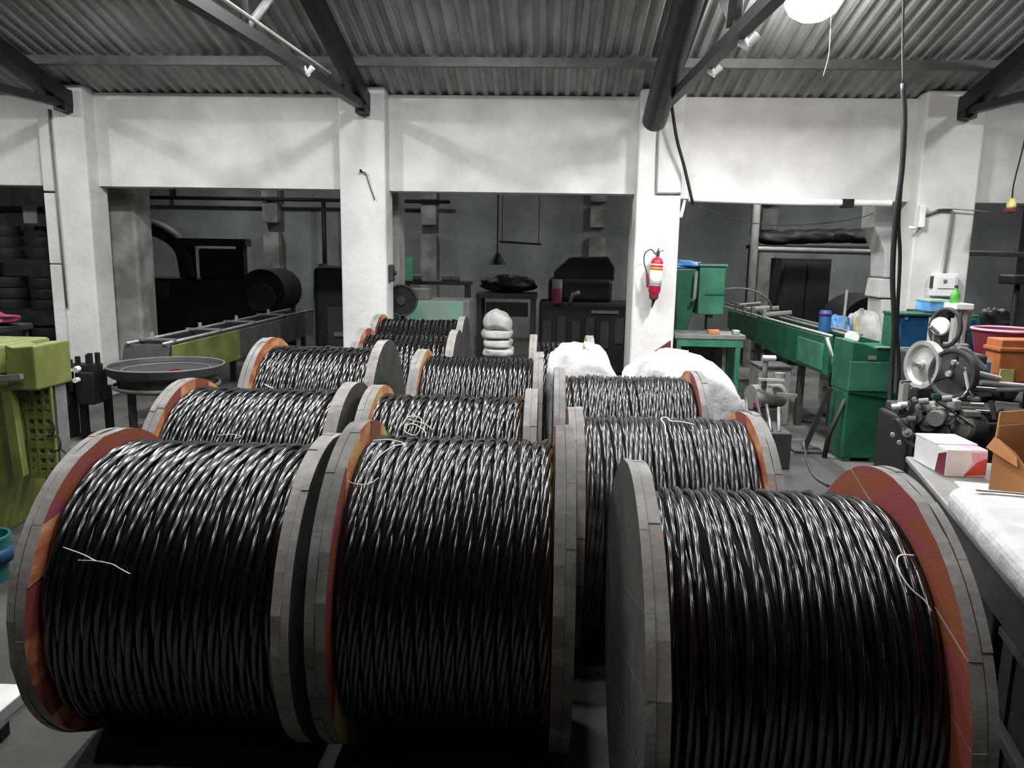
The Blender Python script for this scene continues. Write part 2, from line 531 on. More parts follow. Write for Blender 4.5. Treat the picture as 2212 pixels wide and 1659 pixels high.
def np_obj(name, chunks, mats, parent):
    V = np.concatenate([c[0] for c in chunks]); off = 0; Fs = []
    for v, fc in chunks:
        Fs.append(fc + off); off += len(v)
    F = np.concatenate(Fs)
    me = bpy.data.meshes.new(name)
    me.vertices.add(len(V)); me.vertices.foreach_set('co', V.astype(np.float32).ravel())
    me.loops.add(F.size); me.loops.foreach_set('vertex_index', F.astype(np.int32).ravel())
    me.polygons.add(len(F)); me.polygons.foreach_set('loop_start', (np.arange(len(F)) * 4).astype(np.int32))
    me.polygons.foreach_set('use_smooth', np.ones(len(F), dtype=bool))
    for m in mats: me.materials.append(m)
    me.update(calc_edges=True)
    me.validate()
    o = bpy.data.objects.new(name, me)
    COL.objects.link(o); o.parent = parent
    return o


def clip_circle_strip(u0, u1, rad, n=9):
    a = [(u0 + (u1 - u0) * i / n) for i in range(n + 1)]
    hi = [(u, math.sqrt(max(rad * rad - u * u, 0))) for u in a]
    lo = [(u, -v) for u, v in reversed(hi)]
    out = []
    for p in hi + lo:
        if not out or (abs(out[-1][0] - p[0]) + abs(out[-1][1] - p[1])) > 1e-4: out.append(p)
    if abs(out[0][0] - out[-1][0]) + abs(out[0][1] - out[-1][1]) < 1e-4: out.pop()
    return out


def lay_len(r, twist, strands, frac):
    c = 2 * PI * r
    n = round(c / (twist / strands))
    return strands * c / (n + frac)


def drum(label, x, y, w, rf, rw, rz=0.0, pitch=0.038, twist=0.55, strands=4, frac=-0.4, seed=1, phase0=0.0, lay=1, dusty=False, tilt=0.0,
         planks=7, thick=0.06, lime=0.15, hi=True, wob=1.0, sr=0.0086, slope=0.0, faces=(PLANK_ORANGE, PLANK_RED), rim=RIM):
    t = thing('cable_drum', label, 'cable drum', (x, y, 0), rz, 'wooden drums of black twisted cable')
    rr = random.Random(seed * 31)
    for s in (-1, 1):
        # outer layer of boards of the flange
        mb = MB()
        ang = rr.uniform(0.1, 1.4)
        c, sn = math.cos(ang), math.sin(ang)
        xo = s * (w / 2 + thick / 2)
        xm = s * (w / 2 - thick / 2 + 0.032)
        xi = s * (w / 2 - thick / 2)
        nb = 6
        for i in range(nb):
            u0 = -rf + 2 * rf * i / nb + 0.0004; u1 = -rf + 2 * rf * (i + 1) / nb - 0.0004
            pl = clip_circle_strip(u0, u1, rf - rr.uniform(0, 0.004), 10)
            mb.prism(pl, lambda u, v, d: (d, u * c - v * sn, rf + u * sn + v * c), xm, xo, 0, 1)
        fl = mb.build('flange', [BOARD_DARK, rim], t, local=True)
        a2 = ang + PI / 2
        c2, s2 = math.cos(a2), math.sin(a2)
        for i in range(planks):
            u0 = -rf + 2 * rf * i / planks + 0.0004; u1 = -rf + 2 * rf * (i + 1) / planks - 0.0004
            pl = clip_circle_strip(u0, u1, rf - rr.uniform(0.0, 0.006), 8)
            d = rr.uniform(-0.003, 0.002)
            face = faces[(i + seed) % len(faces)] if rr.random() > lime else PLANK_LIME
            MB().prism(pl, lambda u, v, q: (q, u * c2 - v * s2, rf + u * s2 + v * c2), xi - s * d, xm - s * 0.001, 0, 1).build('plank', [face, rim], fl, local=True)
    chunks = []
    wi = w - thick - 0.042
    # solid core of the lower layers
    k = 48
    q = np.arange(k) * 2 * PI / k
    rc = rw - sr * 2.35
    V = np.concatenate([np.stack([np.full(k, sx * (w / 2 - thick / 2)), rc * np.cos(q), rc * np.sin(q)], 1) for sx in (-1, 1)])
    F = np.array([(i, (i + 1) % k, k + (i + 1) % k, k + i) for i in range(k)])
    core = np_obj('inner_cable_layers', [(V, F)], [CABLE_CORE], t)
    core.location = (0, 0, rf)
    winding(chunks, wi, rw - 2.1 * sr, pitch, lay_len(rw - 2.1 * sr, twist, strands, frac), strands, seed, phase0, 72 if hi else 48, 6 if hi else 5, sr, lay, wob, slope)
    o = np_obj('cable_winding', chunks, [CABLE_DUSTY if dusty else CABLE], t)
    o.location = (0, 0, rf)
    return t


def tie(t, pts_world, r=0.0022, name='tie_wire', m=None):
    """a thin loose wire end lying on a drum's winding"""
    inv = (Matrix.Translation(t.location) @ Matrix.Rotation(t.rotation_euler.z, 4, 'Z')).inverted()
    o = MB().tube([inv @ Vector(p) for p in curve_pts(pts_world, 30)], r, 5).build(name, m or WIRE, t, local=True, smooth=True)
    return o


def on_drum(px, py, y0, rf, r):
    """where the camera ray meets the winding of a drum lying along X at depth y0"""
    d = CM.to_3x3() @ Vector(((px - W / 2) / FPX, -(py - H / 2) / FPX, -1))
    a = d.y ** 2 + d.z ** 2
    b = 2 * (-y0 * d.y + (HC - rf) * d.z)
    c = y0 ** 2 + (HC - rf) ** 2 - r * r
    q = max(b * b - 4 * a * c, 0)
    s = (-b - math.sqrt(q)) / (2 * a)
    return Vector((0, 0, HC)) + d * s


A1 = drum('nearest cable drum at the left, loose crossed tie wires on its black winding', -1.115, 2.47, 0.765, 0.515, 0.474, thick=0.055, seed=1, strands=3, sr=0.0100, twist=0.62, phase0=0.2, slope=0.008, wob=0.7, pitch=0.0405)
B1 = drum('nearest cable drum in the middle, its left flange rim grey with a lime inner edge', -0.278, 2.48, 0.695, 0.54, 0.486, seed=2, twist=0.50, frac=-0.13, phase0=1.2, wob=0.7, slope=0.008, faces=(PLANK_ORANGE, PLANK_LIME, PLANK_RED), rim=RIM_DARK)
C1 = drum('nearest cable drum at the right, its broad red and orange flange beside the packing table', 0.615, 2.05, 0.70, 0.54, 0.462, thick=0.055, lime=0.0, seed=3, strands=3, sr=0.0102, twist=0.95, frac=-0.3, phase0=0.5, wob=1.0, pitch=0.0415, faces=(PLANK_RED,))
A2 = drum('cable drum second in the left row, directly behind the nearest left drum', -1.33, 3.54, 0.80, 0.515, 0.472, seed=4, twist=0.55, frac=-0.35, phase0=0.0, slope=0.006)
B2 = drum('cable drum second in the middle row, with a tangle of tie wire on its winding', -0.435, 3.56, 0.75, 0.508, 0.463, seed=5, twist=0.5, frac=0.45, phase0=2.0, wob=1.2, faces=(PLANK_ORANGE, PLANK_LIME, PLANK_RED))
C2 = drum('dusty cable drum second in the right row, with white string knotted on its top', 0.495, 3.13, 0.73, 0.508, 0.47, seed=6, twist=0.75, frac=-0.2, phase0=1.0, wob=0.9, dusty=True, faces=(PLANK_ORANGE, PLANK_RED))
A3 = drum('cable drum third in the left row, with a bare orange flange at its left', -1.40, 4.76, 0.74, 0.55, 0.495, seed=7, twist=0.5, phase0=0.3, hi=False, faces=(PLANK_ORANGE, PLANK_ORANGE))
B3 = drum('cable drum third in the middle row, finely wound and smooth on top', -0.40, 4.63, 0.72, 0.53, 0.49, seed=8, twist=0.45, phase0=0.4, hi=False, pitch=0.026, strands=3, sr=0.0065, wob=0.6, faces=(PLANK_ORANGE, PLANK_LIME), dusty=False)
C3 = drum('dusty cable drum third in the right row, in front of the two big white sacks', 0.455, 4.19, 0.75, 0.515, 0.475, seed=9, twist=0.5, frac=0.4, phase0=0.7, hi=False, wob=0.9, dusty=True, faces=(PLANK_ORANGE, PLANK_RED))
A4 = drum('dark cable drum behind the third drum of the left row', -1.07, 5.9, 0.72, 0.53, 0.48, seed=10, twist=0.3, phase0=0.7, hi=False)
P4 = drum('farthest dark cable drum in front of the pale green cabinet', -1.16, 7.0, 0.78, 0.54, 0.50, seed=11, twist=0.3, phase0=1.7, hi=False)
C4 = drum('cable drum partly hidden by the white sacks, only its orange and green flange top showing', 0.13, 6.25, 0.46, 0.50, 0.44, seed=12, twist=0.4, phase0=0.7, hi=False, faces=(PLANK_ORANGE, PLANK_LIME))

od = lambda pts, y0, rf, r: [on_drum(px, py, y0, rf, r) for px, py in pts]
tie(A1, od([(136, 1182), (180, 1198), (208, 1212), (240, 1218), (262, 1230), (281, 1240)], 2.47, 0.515, 0.482), 0.0018)
tie(A1, od([(168, 1210), (210, 1212), (240, 1218)], 2.47, 0.515, 0.483), 0.0016)
tie(B1, od([(805, 952), (840, 950), (872, 958), (846, 966), (820, 985), (800, 1010)], 2.48, 0.54, 0.494), 0.0022)
tie(B1, od([(745, 1010), (748, 1035), (770, 1046), (800, 1044), (818, 1032)], 2.48, 0.54, 0.494), 0.0016)
tie(B2, od([(868, 920), (882, 900), (910, 905), (900, 940), (872, 930), (890, 915), (920, 935), (905, 960), (880, 950)], 3.56, 0.508, 0.472), 0.0024)
tie(B2, od([(880, 905), (915, 915), (935, 928)], 3.56, 0.508, 0.472), 0.002)
tie(C1, od([(1975, 1200), (1945, 1200), (1938, 1212), (1944, 1237), (1968, 1272), (1998, 1298), (2012, 1322)], 2.05, 0.54, 0.472), 0.0022)
tie(C2, od([(1438, 940), (1436, 918), (1428, 905), (1440, 902), (1450, 910), (1475, 912), (1500, 918)], 3.13, 0.508, 0.48), 0.0035, 'white_string')
tie(A2, od([(470, 940), (500, 938), (520, 942), (505, 948)], 3.54, 0.515, 0.48), 0.0018)
tie(A3, od([(572, 830), (580, 835), (592, 840), (595, 848)], 4.76, 0.55, 0.505), 0.004)

# ------------------------------------------------------------------ white sacks behind the drums
s1 = MB(); sack_mesh(s1, (0.265, 5.24, 0.505), 0.25, 0.37, 0.52, 0.0, e=0.4, seed=3, lump=0.04, droop=lambda x, y: -0.16 * max(0, x) ** 2)
tag(s1.build('white_sack', WHITE, smooth=True), 'big stuffed white woven sack behind the third drum, left of the pair', 'sack', 'big white sacks behind the drums')
s2 = MB(); sack_mesh(s2, (0.97, 5.17, 0.49), 0.42, 0.37, 0.51, 0.0, e=0.48, seed=5, lump=0.05, droop=lambda x, y: -0.30 * max(0, x + 0.1) ** 2)
tag(s2.build('white_sack', WHITE, smooth=True), 'big white woven sack slumping down beside the right row of drums', 'sack', 'big white sacks behind the drums')

ys = 8.15
zz = 0.0
labs = ['pale sack hidden low under the stack beyond the drums', 'pale flat sack lowest visible in the stack beyond the drums', 'pale flat sack third from the top of the stack beyond the drums',
        'pale flat sack second from the top of the stack beyond the drums', 'plump pointed grey-white sack on top of the stack beyond the drums']
for i, (h, dx) in enumerate([(0.57, 0), (0.09, 0.01), (0.095, 0.0), (0.10, -0.01), (0.21, -0.005)]):
    mb = MB()
    top = (i == 4)
    sack_mesh(mb, (-0.515 + dx, ys, zz + h / 2), 0.155 + (0.01 if i % 2 else 0), 0.22, h / 2 + 0.004, 0.0, e=0.55 if not top else 0.75, seed=20 + i, lump=0.03,
              droop=(lambda x, y: -0.05 * abs(x + 0.15)) if top else None)
    tag(mb.build('flat_sack', WHITE_GREY, smooth=True), labs[i], 'sack', 'pale sacks stacked beyond the drums')
    zz += h

# ------------------------------------------------------------------ fixtures on the colonnade wall
# fire extinguisher
ex, ey = 1.115, 7.86
t = thing('fire_extinguisher', 'red fire extinguisher with white label hanging on the white pillar', 'fire extinguisher', (ex, ey, 1.2))
lean = Vector((0.05, 0, 1)).normalized()
base = Vector((ex - 0.02, ey, 1.30))
MB().lathe([(0.0, -0.02), (0.055, -0.015), (0.062, 0.0), (0.062, 0.295), (0.05, 0.325), (0.022, 0.345), (0.0, 0.35)], base, lean, 24).build('cylinder', RED, t, smooth='auto')
MB().lathe([(0.0635, 0.055), (0.0635, 0.215)], base, lean, 24).build('label_sleeve', PAPER, t, smooth=True)
MB().lathe([(0.064, 0.215), (0.064, 0.245)], base, lean, 24).build('orange_band', mat('bright_orange_print', (250, 140, 40), 0.5), t, smooth=True)
MB().lathe([(0.0642, 0.262), (0.0642, 0.276)], base, lean, 24).build('white_band', PAPER, t, smooth=True)
MB().lathe([(0.064, 0.055), (0.064, 0.066)], base, lean, 24).build('green_band', SEAFOAM, t, smooth=True)
tp = base + lean * 0.35
MB().tube([tp, tp + lean * 0.05], 0.018, 10).build('valve', GREY_DARK, t, smooth='auto')
MB().bar(tp + Vector((-0.045, 0, 0.03)), tp + Vector((0.06, 0, 0.065)), 0.018, 0.012).build('lever', GREY, t)
MB().tube([tp + lean * 0.05, tp + lean * 0.085], [0.012, 0.004], 8).build('pin', GREY_DARK, t)
MB().tube(curve_pts([tp + Vector((-0.02, 0, 0.02)), tp + Vector((-0.07, -0.01, 0.07)), tp + Vector((-0.13, -0.01, 0.03)), tp + Vector((-0.135, -0.01, -0.06)), tp + Vector((-0.10, -0.01, -0.17))], 20), 0.006, 6).build('hose', BLACK, t, smooth=True)
MB().tube([tp + Vector((-0.10, -0.01, -0.17)), tp + Vector((-0.075, -0.01, -0.31))], [0.012, 0.024], 12).build('discharge_horn', RED_DARK, t, smooth='auto')
MB().lathe([(0.05, 0.0), (0.046, -0.05), (0.03, -0.065)], base + lean * -0.02, lean, 20).build('foot_ring', RED_DARK, t, smooth='auto')
MB().tube([base + Vector((0, 0, -0.085)), base + Vector((-0.02, 0, -0.17))], [0.02, 0.005], 8).build('hanging_strap', BLACK, t)
MB().box(ex - 0.02, ex + 0.03, 7.92, 8.0, 1.4, 1.6).build('wall_bracket', GREY_DARK, t)

# small fittings
t = thing('wall_hook', 'small dark hook with a short wire tail on the middle pillar', 'hook', (-1.93, 7.98, 2.4))
MB().tube([(-1.935, 8.0, 2.46), (-1.935, 7.955, 2.46), (-1.935, 7.95, 2.48)], 0.012, 8).build('hook_pin', BLACK, t)
MB().tube(curve_pts([(-1.93, 7.96, 2.46), (-1.885, 7.97, 2.44), (-1.85, 7.98, 2.32), (-1.80, 7.98, 2.18)], 12), 0.006, 6).build('wire_tail', GREY_DARK, t, smooth=True)

t = MB().tube(curve_pts([(1.10, 7.985, 3.05), (1.075, 7.985, 2.88), (1.08, 7.985, 2.5), (1.085, 7.985, 2.30), (1.11, 7.985, 2.285), (1.33, 7.985, 2.285)], 24), 0.011, 8).build('wall_conduit', GREY, smooth=True)
tag(t, 'thin grey conduit bent down the extinguisher pillar', 'conduit')
c1 = curve_pts([pick(1450, 222, 7.8), pick(1462, 300, 7.85), pick(1478, 360, 7.9), pick(1497, 442, 7.95)], 16)
t = MB().tube(c1, 0.016, 8).build('hanging_cable', BLACK, smooth=True)
tag(t, 'black cable running from the truss foot down to the white pole', 'cable')
t = thing('white_pole', 'long white pole fixed under the right hand lintel', 'pole', tuple(pick(1488, 429, 8.12)))
MB().tube([pick(1488, 429, 8.1), pick(1700, 437, 8.1), pick(1925, 439, 8.1)], 0.033, 14).build('pole', PORCELAIN, t, smooth='auto')
MB().tube(curve_pts([pick(1480, 432, 8.05), pick(1474, 455, 8.05), pick(1470, 470, 8.05)], 6), 0.018, 8).build('cord', PORCELAIN, t, smooth=True)
MB().box(pick(1818, 436, 8.1).x, pick(1842, 436, 8.1).x, 8.06, 8.14, pick(1818, 449, 8.1).z, pick(1818, 430, 8.1).z).build('clamp', BLACK, t)
for a, b, nm, lb in (([(1490, 440), (1560, 465), (1650, 485), (1760, 484), (1860, 470), (1900, 452)], 8.7, 'sagging_wire', 'thin grey wire sagging across the right opening below the white pole'),):
    t = MB().tube(curve_pts([pick(x, y, b) for x, y in a], 24), 0.005, 5).build(nm, GREY, smooth=True)
    tag(t, lb, 'wire')
# switch box on the far right pillar
t = thing('switch_box', 'white switch box with a conduit rising above it on the far right pillar', 'switch box', (4.0, 7.95, 1.3))
MB().box(3.9, 4.13, 7.9, 8.0, 1.30, 1.53).build('box', PAPER, t, bevel=0.012)
MB().box(3.93, 4.10, 7.89, 7.9, 1.38, 1.50).build('lid', PORCELAIN, t, bevel=0.004)
MB().box(3.98, 4.01, 7.88, 7.89, 1.44, 1.47).build('knob', GREY, t)
MB().box(3.885, 3.9, 7.93, 7.97, 1.38, 1.5).build('side_clip', GREY_DARK, t)
MB().tube(curve_pts([(4.02, 7.97, 1.53), (4.03, 7.975, 1.8), (4.04, 7.975, 2.05), (4.03, 7.975, 2.14), (3.93, 7.975, 2.16), (3.82, 7.975, 2.12), (3.74, 7.975, 2.10)], 24), 0.014, 8).build('conduit', GREY, t, smooth=True)
t = MB().tube(curve_pts([pick(2025, 452, 7.95), pick(2065, 452, 7.95), pick(2140, 458, 7.95)], 10), 0.006, 6).build('cross_wire', GREY, smooth=True)
tag(t, 'thin wire running right from the conduit bend on the far right pillar', 'wire')
t = thing('white_bracket', 'white porcelain bracket on the left edge of the far right pillar', 'bracket', (3.62, 7.98, 2.0))
MB().box(3.70, 3.76, 7.93, 8.0, 1.98, 2.2).build('back_plate', PORCELAIN, t, bevel=0.01)
MB().tube([(3.70, 7.95, 1.99), (3.64, 7.92, 1.97), (3.60, 7.92, 1.98)], 0.018, 8).build('arm', PORCELAIN, t, smooth=True)
t = MB().tube([pick(2085, 547, 9.2), (7.5, 9.2, 1.72)], 0.03, 10).build('grey_rail', GREY, smooth='auto')
tag(t, 'horizontal grey pipe to the right of the far right pillar', 'pipe')
t = thing('hanging_bulb_holder', 'small yellow and red lamp holder hanging at the right edge', 'lamp holder', tuple(pick(2185, 440, 7.6)))
p = pick(2185, 440, 7.6)
MB().lathe([(0.0, 0.05), (0.02, 0.05), (0.04, 0.02), (0.042, -0.03), (0.03, -0.045)], p, (0, 0, 1), 16).build('holder', mat('cream_plastic', (226, 212, 140), 0.4), t, smooth='auto')
MB().box(p.x - 0.06, p.x + 0.035, p.y - 0.03, p.y + 0.03, p.z - 0.085, p.z - 0.045).build('red_cap', RED_DARK, t, bevel=0.01)
MB().tube(curve_pts([p + Vector((0, 0, 0.05)), p + Vector((0.0, 0, 0.2)), p + Vector((0.05, 0, 0.6)), p + Vector((0.06, 0, 1.0))], 12), 0.007, 6).build('flex', BLACK, t, smooth=True)

# dark switch and green strip on the inner side of the middle pillar
t = thing('pillar_switch', 'dark rounded switch on the right side of the middle pillar', 'switch', (-1.66, 8.1, 1.4))
MB().box(-1.69, -1.64, 8.08, 8.2, 1.34, 1.52).build('body', GREY_DARK, t, bevel=0.015)
MB().tube([(-1.64, 8.14, 1.43), (-1.615, 8.14, 1.43)], 0.022, 10).build('knob', BLACK, t)
t = MB().box(-1.62, -1.54, 8.7, 8.74, 1.35, 1.6).build('green_strip', GREEN_LIGHT)
tag(t, 'small green plate behind the middle pillar', 'plate')

# small white fixtures along the trusses' bottom chords
for (x, y, z, lb, sc) in ((-1.9, 6.0, 3.02, 'small white twin holder on the truss left of centre', 0.75), (1.1, 4.9, 2.95, 'brightest white twin holder, on the truss close to the lamp', 1.0),
                          (1.1, 5.8, 2.99, 'small white twin holder lower on the truss close to the lamp', 0.8)):
    t = thing('twin_holder', lb, 'holder', (x, y, z), group='white holders on the trusses')
    p = Vector((x + 0.02, y, z - 0.02))
    MB().tube([p, p + Vector((0.055 * sc, -0.02, -0.035))], 0.024 * sc, 10).build('base', PORCELAIN, t, smooth='auto')
    q = p + Vector((0.04 * sc, -0.02, -0.03))
    MB().tube([q, q + Vector((-0.045 * sc, -0.01, 0.07 * sc))], [0.02 * sc, 0.03 * sc], 12).build('cup', PORCELAIN, t, smooth='auto')
    MB().tube([q, q + Vector((0.06 * sc, -0.01, 0.06 * sc))], [0.02 * sc, 0.03 * sc], 12).build('cup', PORCELAIN, t, smooth='auto')

# the high bay lamp at the top of the frame
lx, ly, lz = 1.93, 6.15, 3.53
t = thing('high_bay_lamp', 'glaring round high bay lamp under the corrugated roof', 'lamp', (lx, ly, lz))
MB().lathe([(0.0, 0.15), (0.06, 0.145), (0.09, 0.11), (0.17, 0.095), (0.17, 0.08), (0.0, 0.08)], (lx, ly, lz), (0, 0, 1), 32).build('reflector', ALU, t, smooth='auto')
MB().lathe([(0.0, -0.13), (0.09, -0.115), (0.165, -0.07), (0.205, 0.0), (0.2, 0.05), (0.17, 0.09)], (lx, ly, lz), (0, 0, 1), 32).build('diffuser', GLOW, t, smooth=True)
MB().tube([(lx, ly, lz + 0.13), (lx, ly, roof_z(ly) - 0.0)], 0.012, 8).build('suspension_rod', GREY, t)
MB().tube(curve_pts([(lx + 0.12, ly - 0.05, lz + 0.0), pick(1794, 60, 6.2), pick(1790, 120, 6.3), pick(1776, 172, 6.4)], 14), 0.0032, 5).build('pull_string', GREY, t, smooth=True)
t = MB().tube(curve_pts([pick(1690, -10, 6.2), pick(1660, 10, 6.0), pick(1632, 42, 5.8), pick(1590, 62, 5.2)], 12), 0.008, 6).build('lamp_flex', PORCELAIN, smooth=True)
tag(t, 'pale flex running from the lamp to the truss', 'cable')

# black cables dropping from the roof to the winding machine
t = thing('cable_drop', 'bundle of black cables hanging from the roof to the winding machine', 'cable', (2.6, 5.8, 0.3))
MB().tube(curve_pts([pick(1952, -20, 5.8), pick(1950, 100, 5.8), pick(1951, 185, 5.8)], 8), 0.008, 6).build('thin_lead', GREY_DARK, t, smooth=True)
MB().tube(curve_pts([pick(1951, 180, 5.8), pick(1954, 260, 5.8), pick(1948, 370, 5.8), pick(1934, 480, 5.8), pick(1928, 600, 5.8), pick(1932, 700, 5.8), pick(1926, 800, 5.8), pick(1918, 950, 5.7)], 40), 0.02, 8).build('cable', BLACK, t, smooth=True)
MB().tube(curve_pts([pick(1951, 180, 5.82), pick(1950, 280, 5.82), pick(1946, 400, 5.82), pick(1941, 480, 5.82), pick(1944, 560, 5.82), pick(1938, 700, 5.82), pick(1942, 800, 5.8), pick(1936, 930, 5.75)], 40), 0.014, 8).build('cable', BLACK, t, smooth=True)

# ------------------------------------------------------------------ left side machines
# olive green machine at the left edge
t = thing('olive_machine', 'olive green machine housing with a slotted side panel at the left edge', 'machine', (-3.2, 4.3, 0))
MB().box(-3.75, -3.03, 3.98, 4.5, 0.93, 1.105).build('top_housing', OLIVE, t, bevel=0.02)
mb = MB()
mb.prism([(-2.975, 0.86), (-2.81, 0.86), (-2.81, 1.11), (-2.93, 1.10), (-2.99, 1.0)], lambda u, v, d: (u, d, v), 4.02, 4.34)
mb.build('side_bracket', OLIVE, t, bevel=0.01)
MB().prism([(-3.03, 1.10), (-2.97, 1.08), (-2.93, 0.98), (-2.975, 0.93), (-3.03, 0.93)], lambda u, v, d: (u, d, v), 4.1, 4.3).build('saddle', OLIVE, t, bevel=0.005)
MB().prism([(-3.7, 0.93), (-3.02, 0.93), (-2.99, 0.55), (-3.13, 0.0), (-3.19, 0.0), (-3.36, 0.45), (-3.6, 0.75)], lambda u, v, d: (u, d, v), 4.08, 4.4).build('tapered_leg', OLIVE, t, bevel=0.01)
MB().bar((-3.0, 4.05, 0.93), (-2.97, 4.05, 0.36), 0.055, 0.05, up=(0, 1, 0)).build('edge_strip', OLIVE, t)
MB().bar((-3.3, 3.99, 0.895), (-2.87, 3.99, 0.945), 0.03, 0.03).build('cross_rail', GREY, t)
gp = MB()
for xx in (-2.975, -2.925, -2.875, -2.825):
    gp.box(xx - 0.008, xx + 0.008, 4.14, 4.16, 0.32, 0.86)
for k in range(10):
    z = 0.32 + k * 0.058
    gp.box(-2.98, -2.82, 4.142, 4.158, z, z + (0.03 if k % 3 else 0.045))
gp.build('slotted_panel', OLIVE, t, bevel=0.003)
MB().box(-2.97, -2.83, 4.2, 4.3, 0.32, 0.86).build('inner_plate', GREY, t)
MB().tube(curve_pts([(-2.86, 4.1, 0.95), (-2.85, 4.08, 0.99), (-2.84, 4.08, 1.0), (-2.845, 4.1, 0.96)], 8), 0.006, 6).build('wire_loop', BLACK, t, smooth=True)
hz = MB()
for k in range(4):
    x = -2.83 + 0.03 * k; z = 0.62 - 0.09 * k
    hz.tube(curve_pts([(x - 0.03, 4.16, z + 0.05), (x + 0.03, 4.12, z + 0.03), (x + 0.02, 4.12, z - 0.03), (x - 0.04, 4.15, z - 0.05)], 10), 0.006, 6)
hz.build('loose_hoses', GREY_DARK, t, smooth=True)

t = thing('red_tray', 'low dark red plastic tray on the floor behind the olive machine', 'tray', (-3.35, 4.7, 0))
tr = MB()
tr.box(-3.75, -3.02, 4.45, 5.0, 0.0, 0.02)
for b in ((-3.75, -3.73, 4.45, 5.0), (-3.04, -3.02, 4.45, 5.0), (-3.75, -3.02, 4.45, 4.47), (-3.75, -3.02, 4.98, 5.0)):
    tr.box(*b, 0.0, 0.15)
tr.build('tray_body', RED_DARK, t, bevel=0.004)
MB().tube([(-3.76, 4.44, 0.155), (-3.01, 4.44, 0.155), (-3.01, 5.01, 0.155), (-3.76, 5.01, 0.155)], 0.014, 6).build('rim', ORANGE, t)

p = pick(4, 1230, 3.45)
t = thing('teal_bucket', 'small teal tub at the left edge beside the nearest left drum', 'tub', (p.x, 3.45, 0))
MB().lathe([(0.0, 0.0), (0.09, 0.0), (0.115, 0.22), (0.12, 0.22), (0.12, 0.235), (0.105, 0.235), (0.085, 0.02), (0.0, 0.02)], (p.x - 0.08, 3.45, 0), (0, 0, 1), 24).build('tub_body', TEAL, t, smooth='auto')
MB().lathe([(0.121, 0.10), (0.121, 0.17)], (p.x - 0.08, 3.45, 0), (0, 0, 1), 24).build('blue_label', BLUE, t, smooth=True)

t = MB().box(-2.3, -1.87, 2.30, 2.5, 0.0, 0.05).build('white_board', PAPER, bevel=0.004)
tag(t, 'corner of a white board on the floor at the bottom left', 'board')
t = MB().bar((-2.3, 2.2, 0.025), (-1.80, 2.26, 0.025), 0.05, 0.05).build('black_bar', BLACK)
tag(t, 'black bar on the floor at the bottom left in front of the white board', 'bar')

# red cloth on a dark rack by the far left pillar
p = pick(10, 700, 5.6)
t = thing('dark_rack', 'dark rack loaded with black coils beside the left pillar', 'rack', (-5.6, 8.6, 0))
for x in (-6.9, -5.5):
    for y in (8.7, 9.3):
        MB().box(x, x + 0.07, y, y + 0.07, 0, 2.1).build('upright', BLACK, t)
for z in (0.25, 0.85, 1.45, 2.05):
    MB().box(-6.9, -5.43, 8.7, 9.37, z, z + 0.05).build('shelf', BLACK, t)
for z, sh in ((0.303, 'bottom'), (0.903, 'middle'), (1.503, 'upper')):
    for x, sd in ((-6.55, 'left'), (-6.0, 'right')):
        for dz, pl in ((0.0, 'lowest'), (0.13, 'middle'), (0.26, 'topmost')):
            o = MB().lathe([(0.15, 0.0), (0.24, 0.0), (0.25, 0.06), (0.24, 0.12), (0.15, 0.12), (0.15, 0.0)], (x + rnd.uniform(-0.02, 0.02), 9.03, z + dz), (0, 0, 1), 18).build('wire_coil', BLACK, smooth='auto')
            tag(o, f'black wire coil, {pl} of the {sd} stack on the {sh} shelf of the dark rack', 'coil', 'black coils on the far left rack')
n0 = pick(52, 482, 8.66)
MB().box(n0.x, n0.x + 0.16, 8.655, 8.675, n0.z, n0.z + 0.2).build('notice_board', GREY, t)
MB().box(n0.x + 0.02, n0.x + 0.05, 8.67, 8.72, n0.z + 0.02, n0.z + 0.1).build('notice_hanger', BLACK, t)
p0 = pick(-20, 690, 5.6)
t = thing('side_stool', 'dark stool at the left edge behind the olive machine', 'stool', (p0.x - 0.1, 5.6, 0))
MB().box(p0.x - 0.5, p0.x + 0.16, 5.4, 5.85, 1.0, 1.05).build('seat', BLACK, t, bevel=0.01)
for dx in (-0.45, 0.11):
    for dy in (5.43, 5.82):
        MB().tube([(p0.x + dx, dy, 0), (p0.x + dx, dy, 1.0)], 0.018, 8).build('leg', BLACK, t, smooth=True)
cl = MB(); sack_mesh(cl, (p0.x - 0.12, 5.6, 1.095), 0.27, 0.18, 0.05, 0.1, e=0.8, seed=8, lump=0.12)
tag(cl.build('red_cloth', RED_DARK, smooth=True), 'crumpled red cloth lying on the dark stool at the left edge', 'cloth')

# black stand with uprights
t = thing('roller_stand', 'black steel stand with upright prongs in front of the left pillar', 'stand', (-3.93, 6.35, 0))
for x, y, z in ((-4.06, 6.25, 0.70), (-3.99, 6.25, 0.73), (-3.93, 6.3, 0.74), (-3.88, 6.25, 0.76), (-3.845, 6.3, 0.76)):
    MB().bar((x, y, 0.42), (x, y, z), 0.032, 0.03, up=(0, 1, 0)).build('prong', BLACK, t)
MB().box(-4.08, -3.84, 6.22, 6.36, 0.60, 0.66).build('cross_bar', BLACK, t)
MB().box(-4.0, -3.84, 6.2, 6.42, 0.32, 0.60).build('block', BLACK, t, bevel=0.01)
for x, y in ((-4.0, 6.3), (-3.87, 6.45)):
    MB().bar((x, y, 0.0), (x, y, 0.45), 0.055, 0.05, up=(0, 1, 0)).build('leg', BLACK, t)
for x in (-4.03, -3.95):
    MB().tube([(x, 6.19, 0.62 + (x + 4) * 0.3), (x, 6.14, 0.63)], 0.025, 10).build('guide_roller', PORCELAIN, t, smooth='auto')
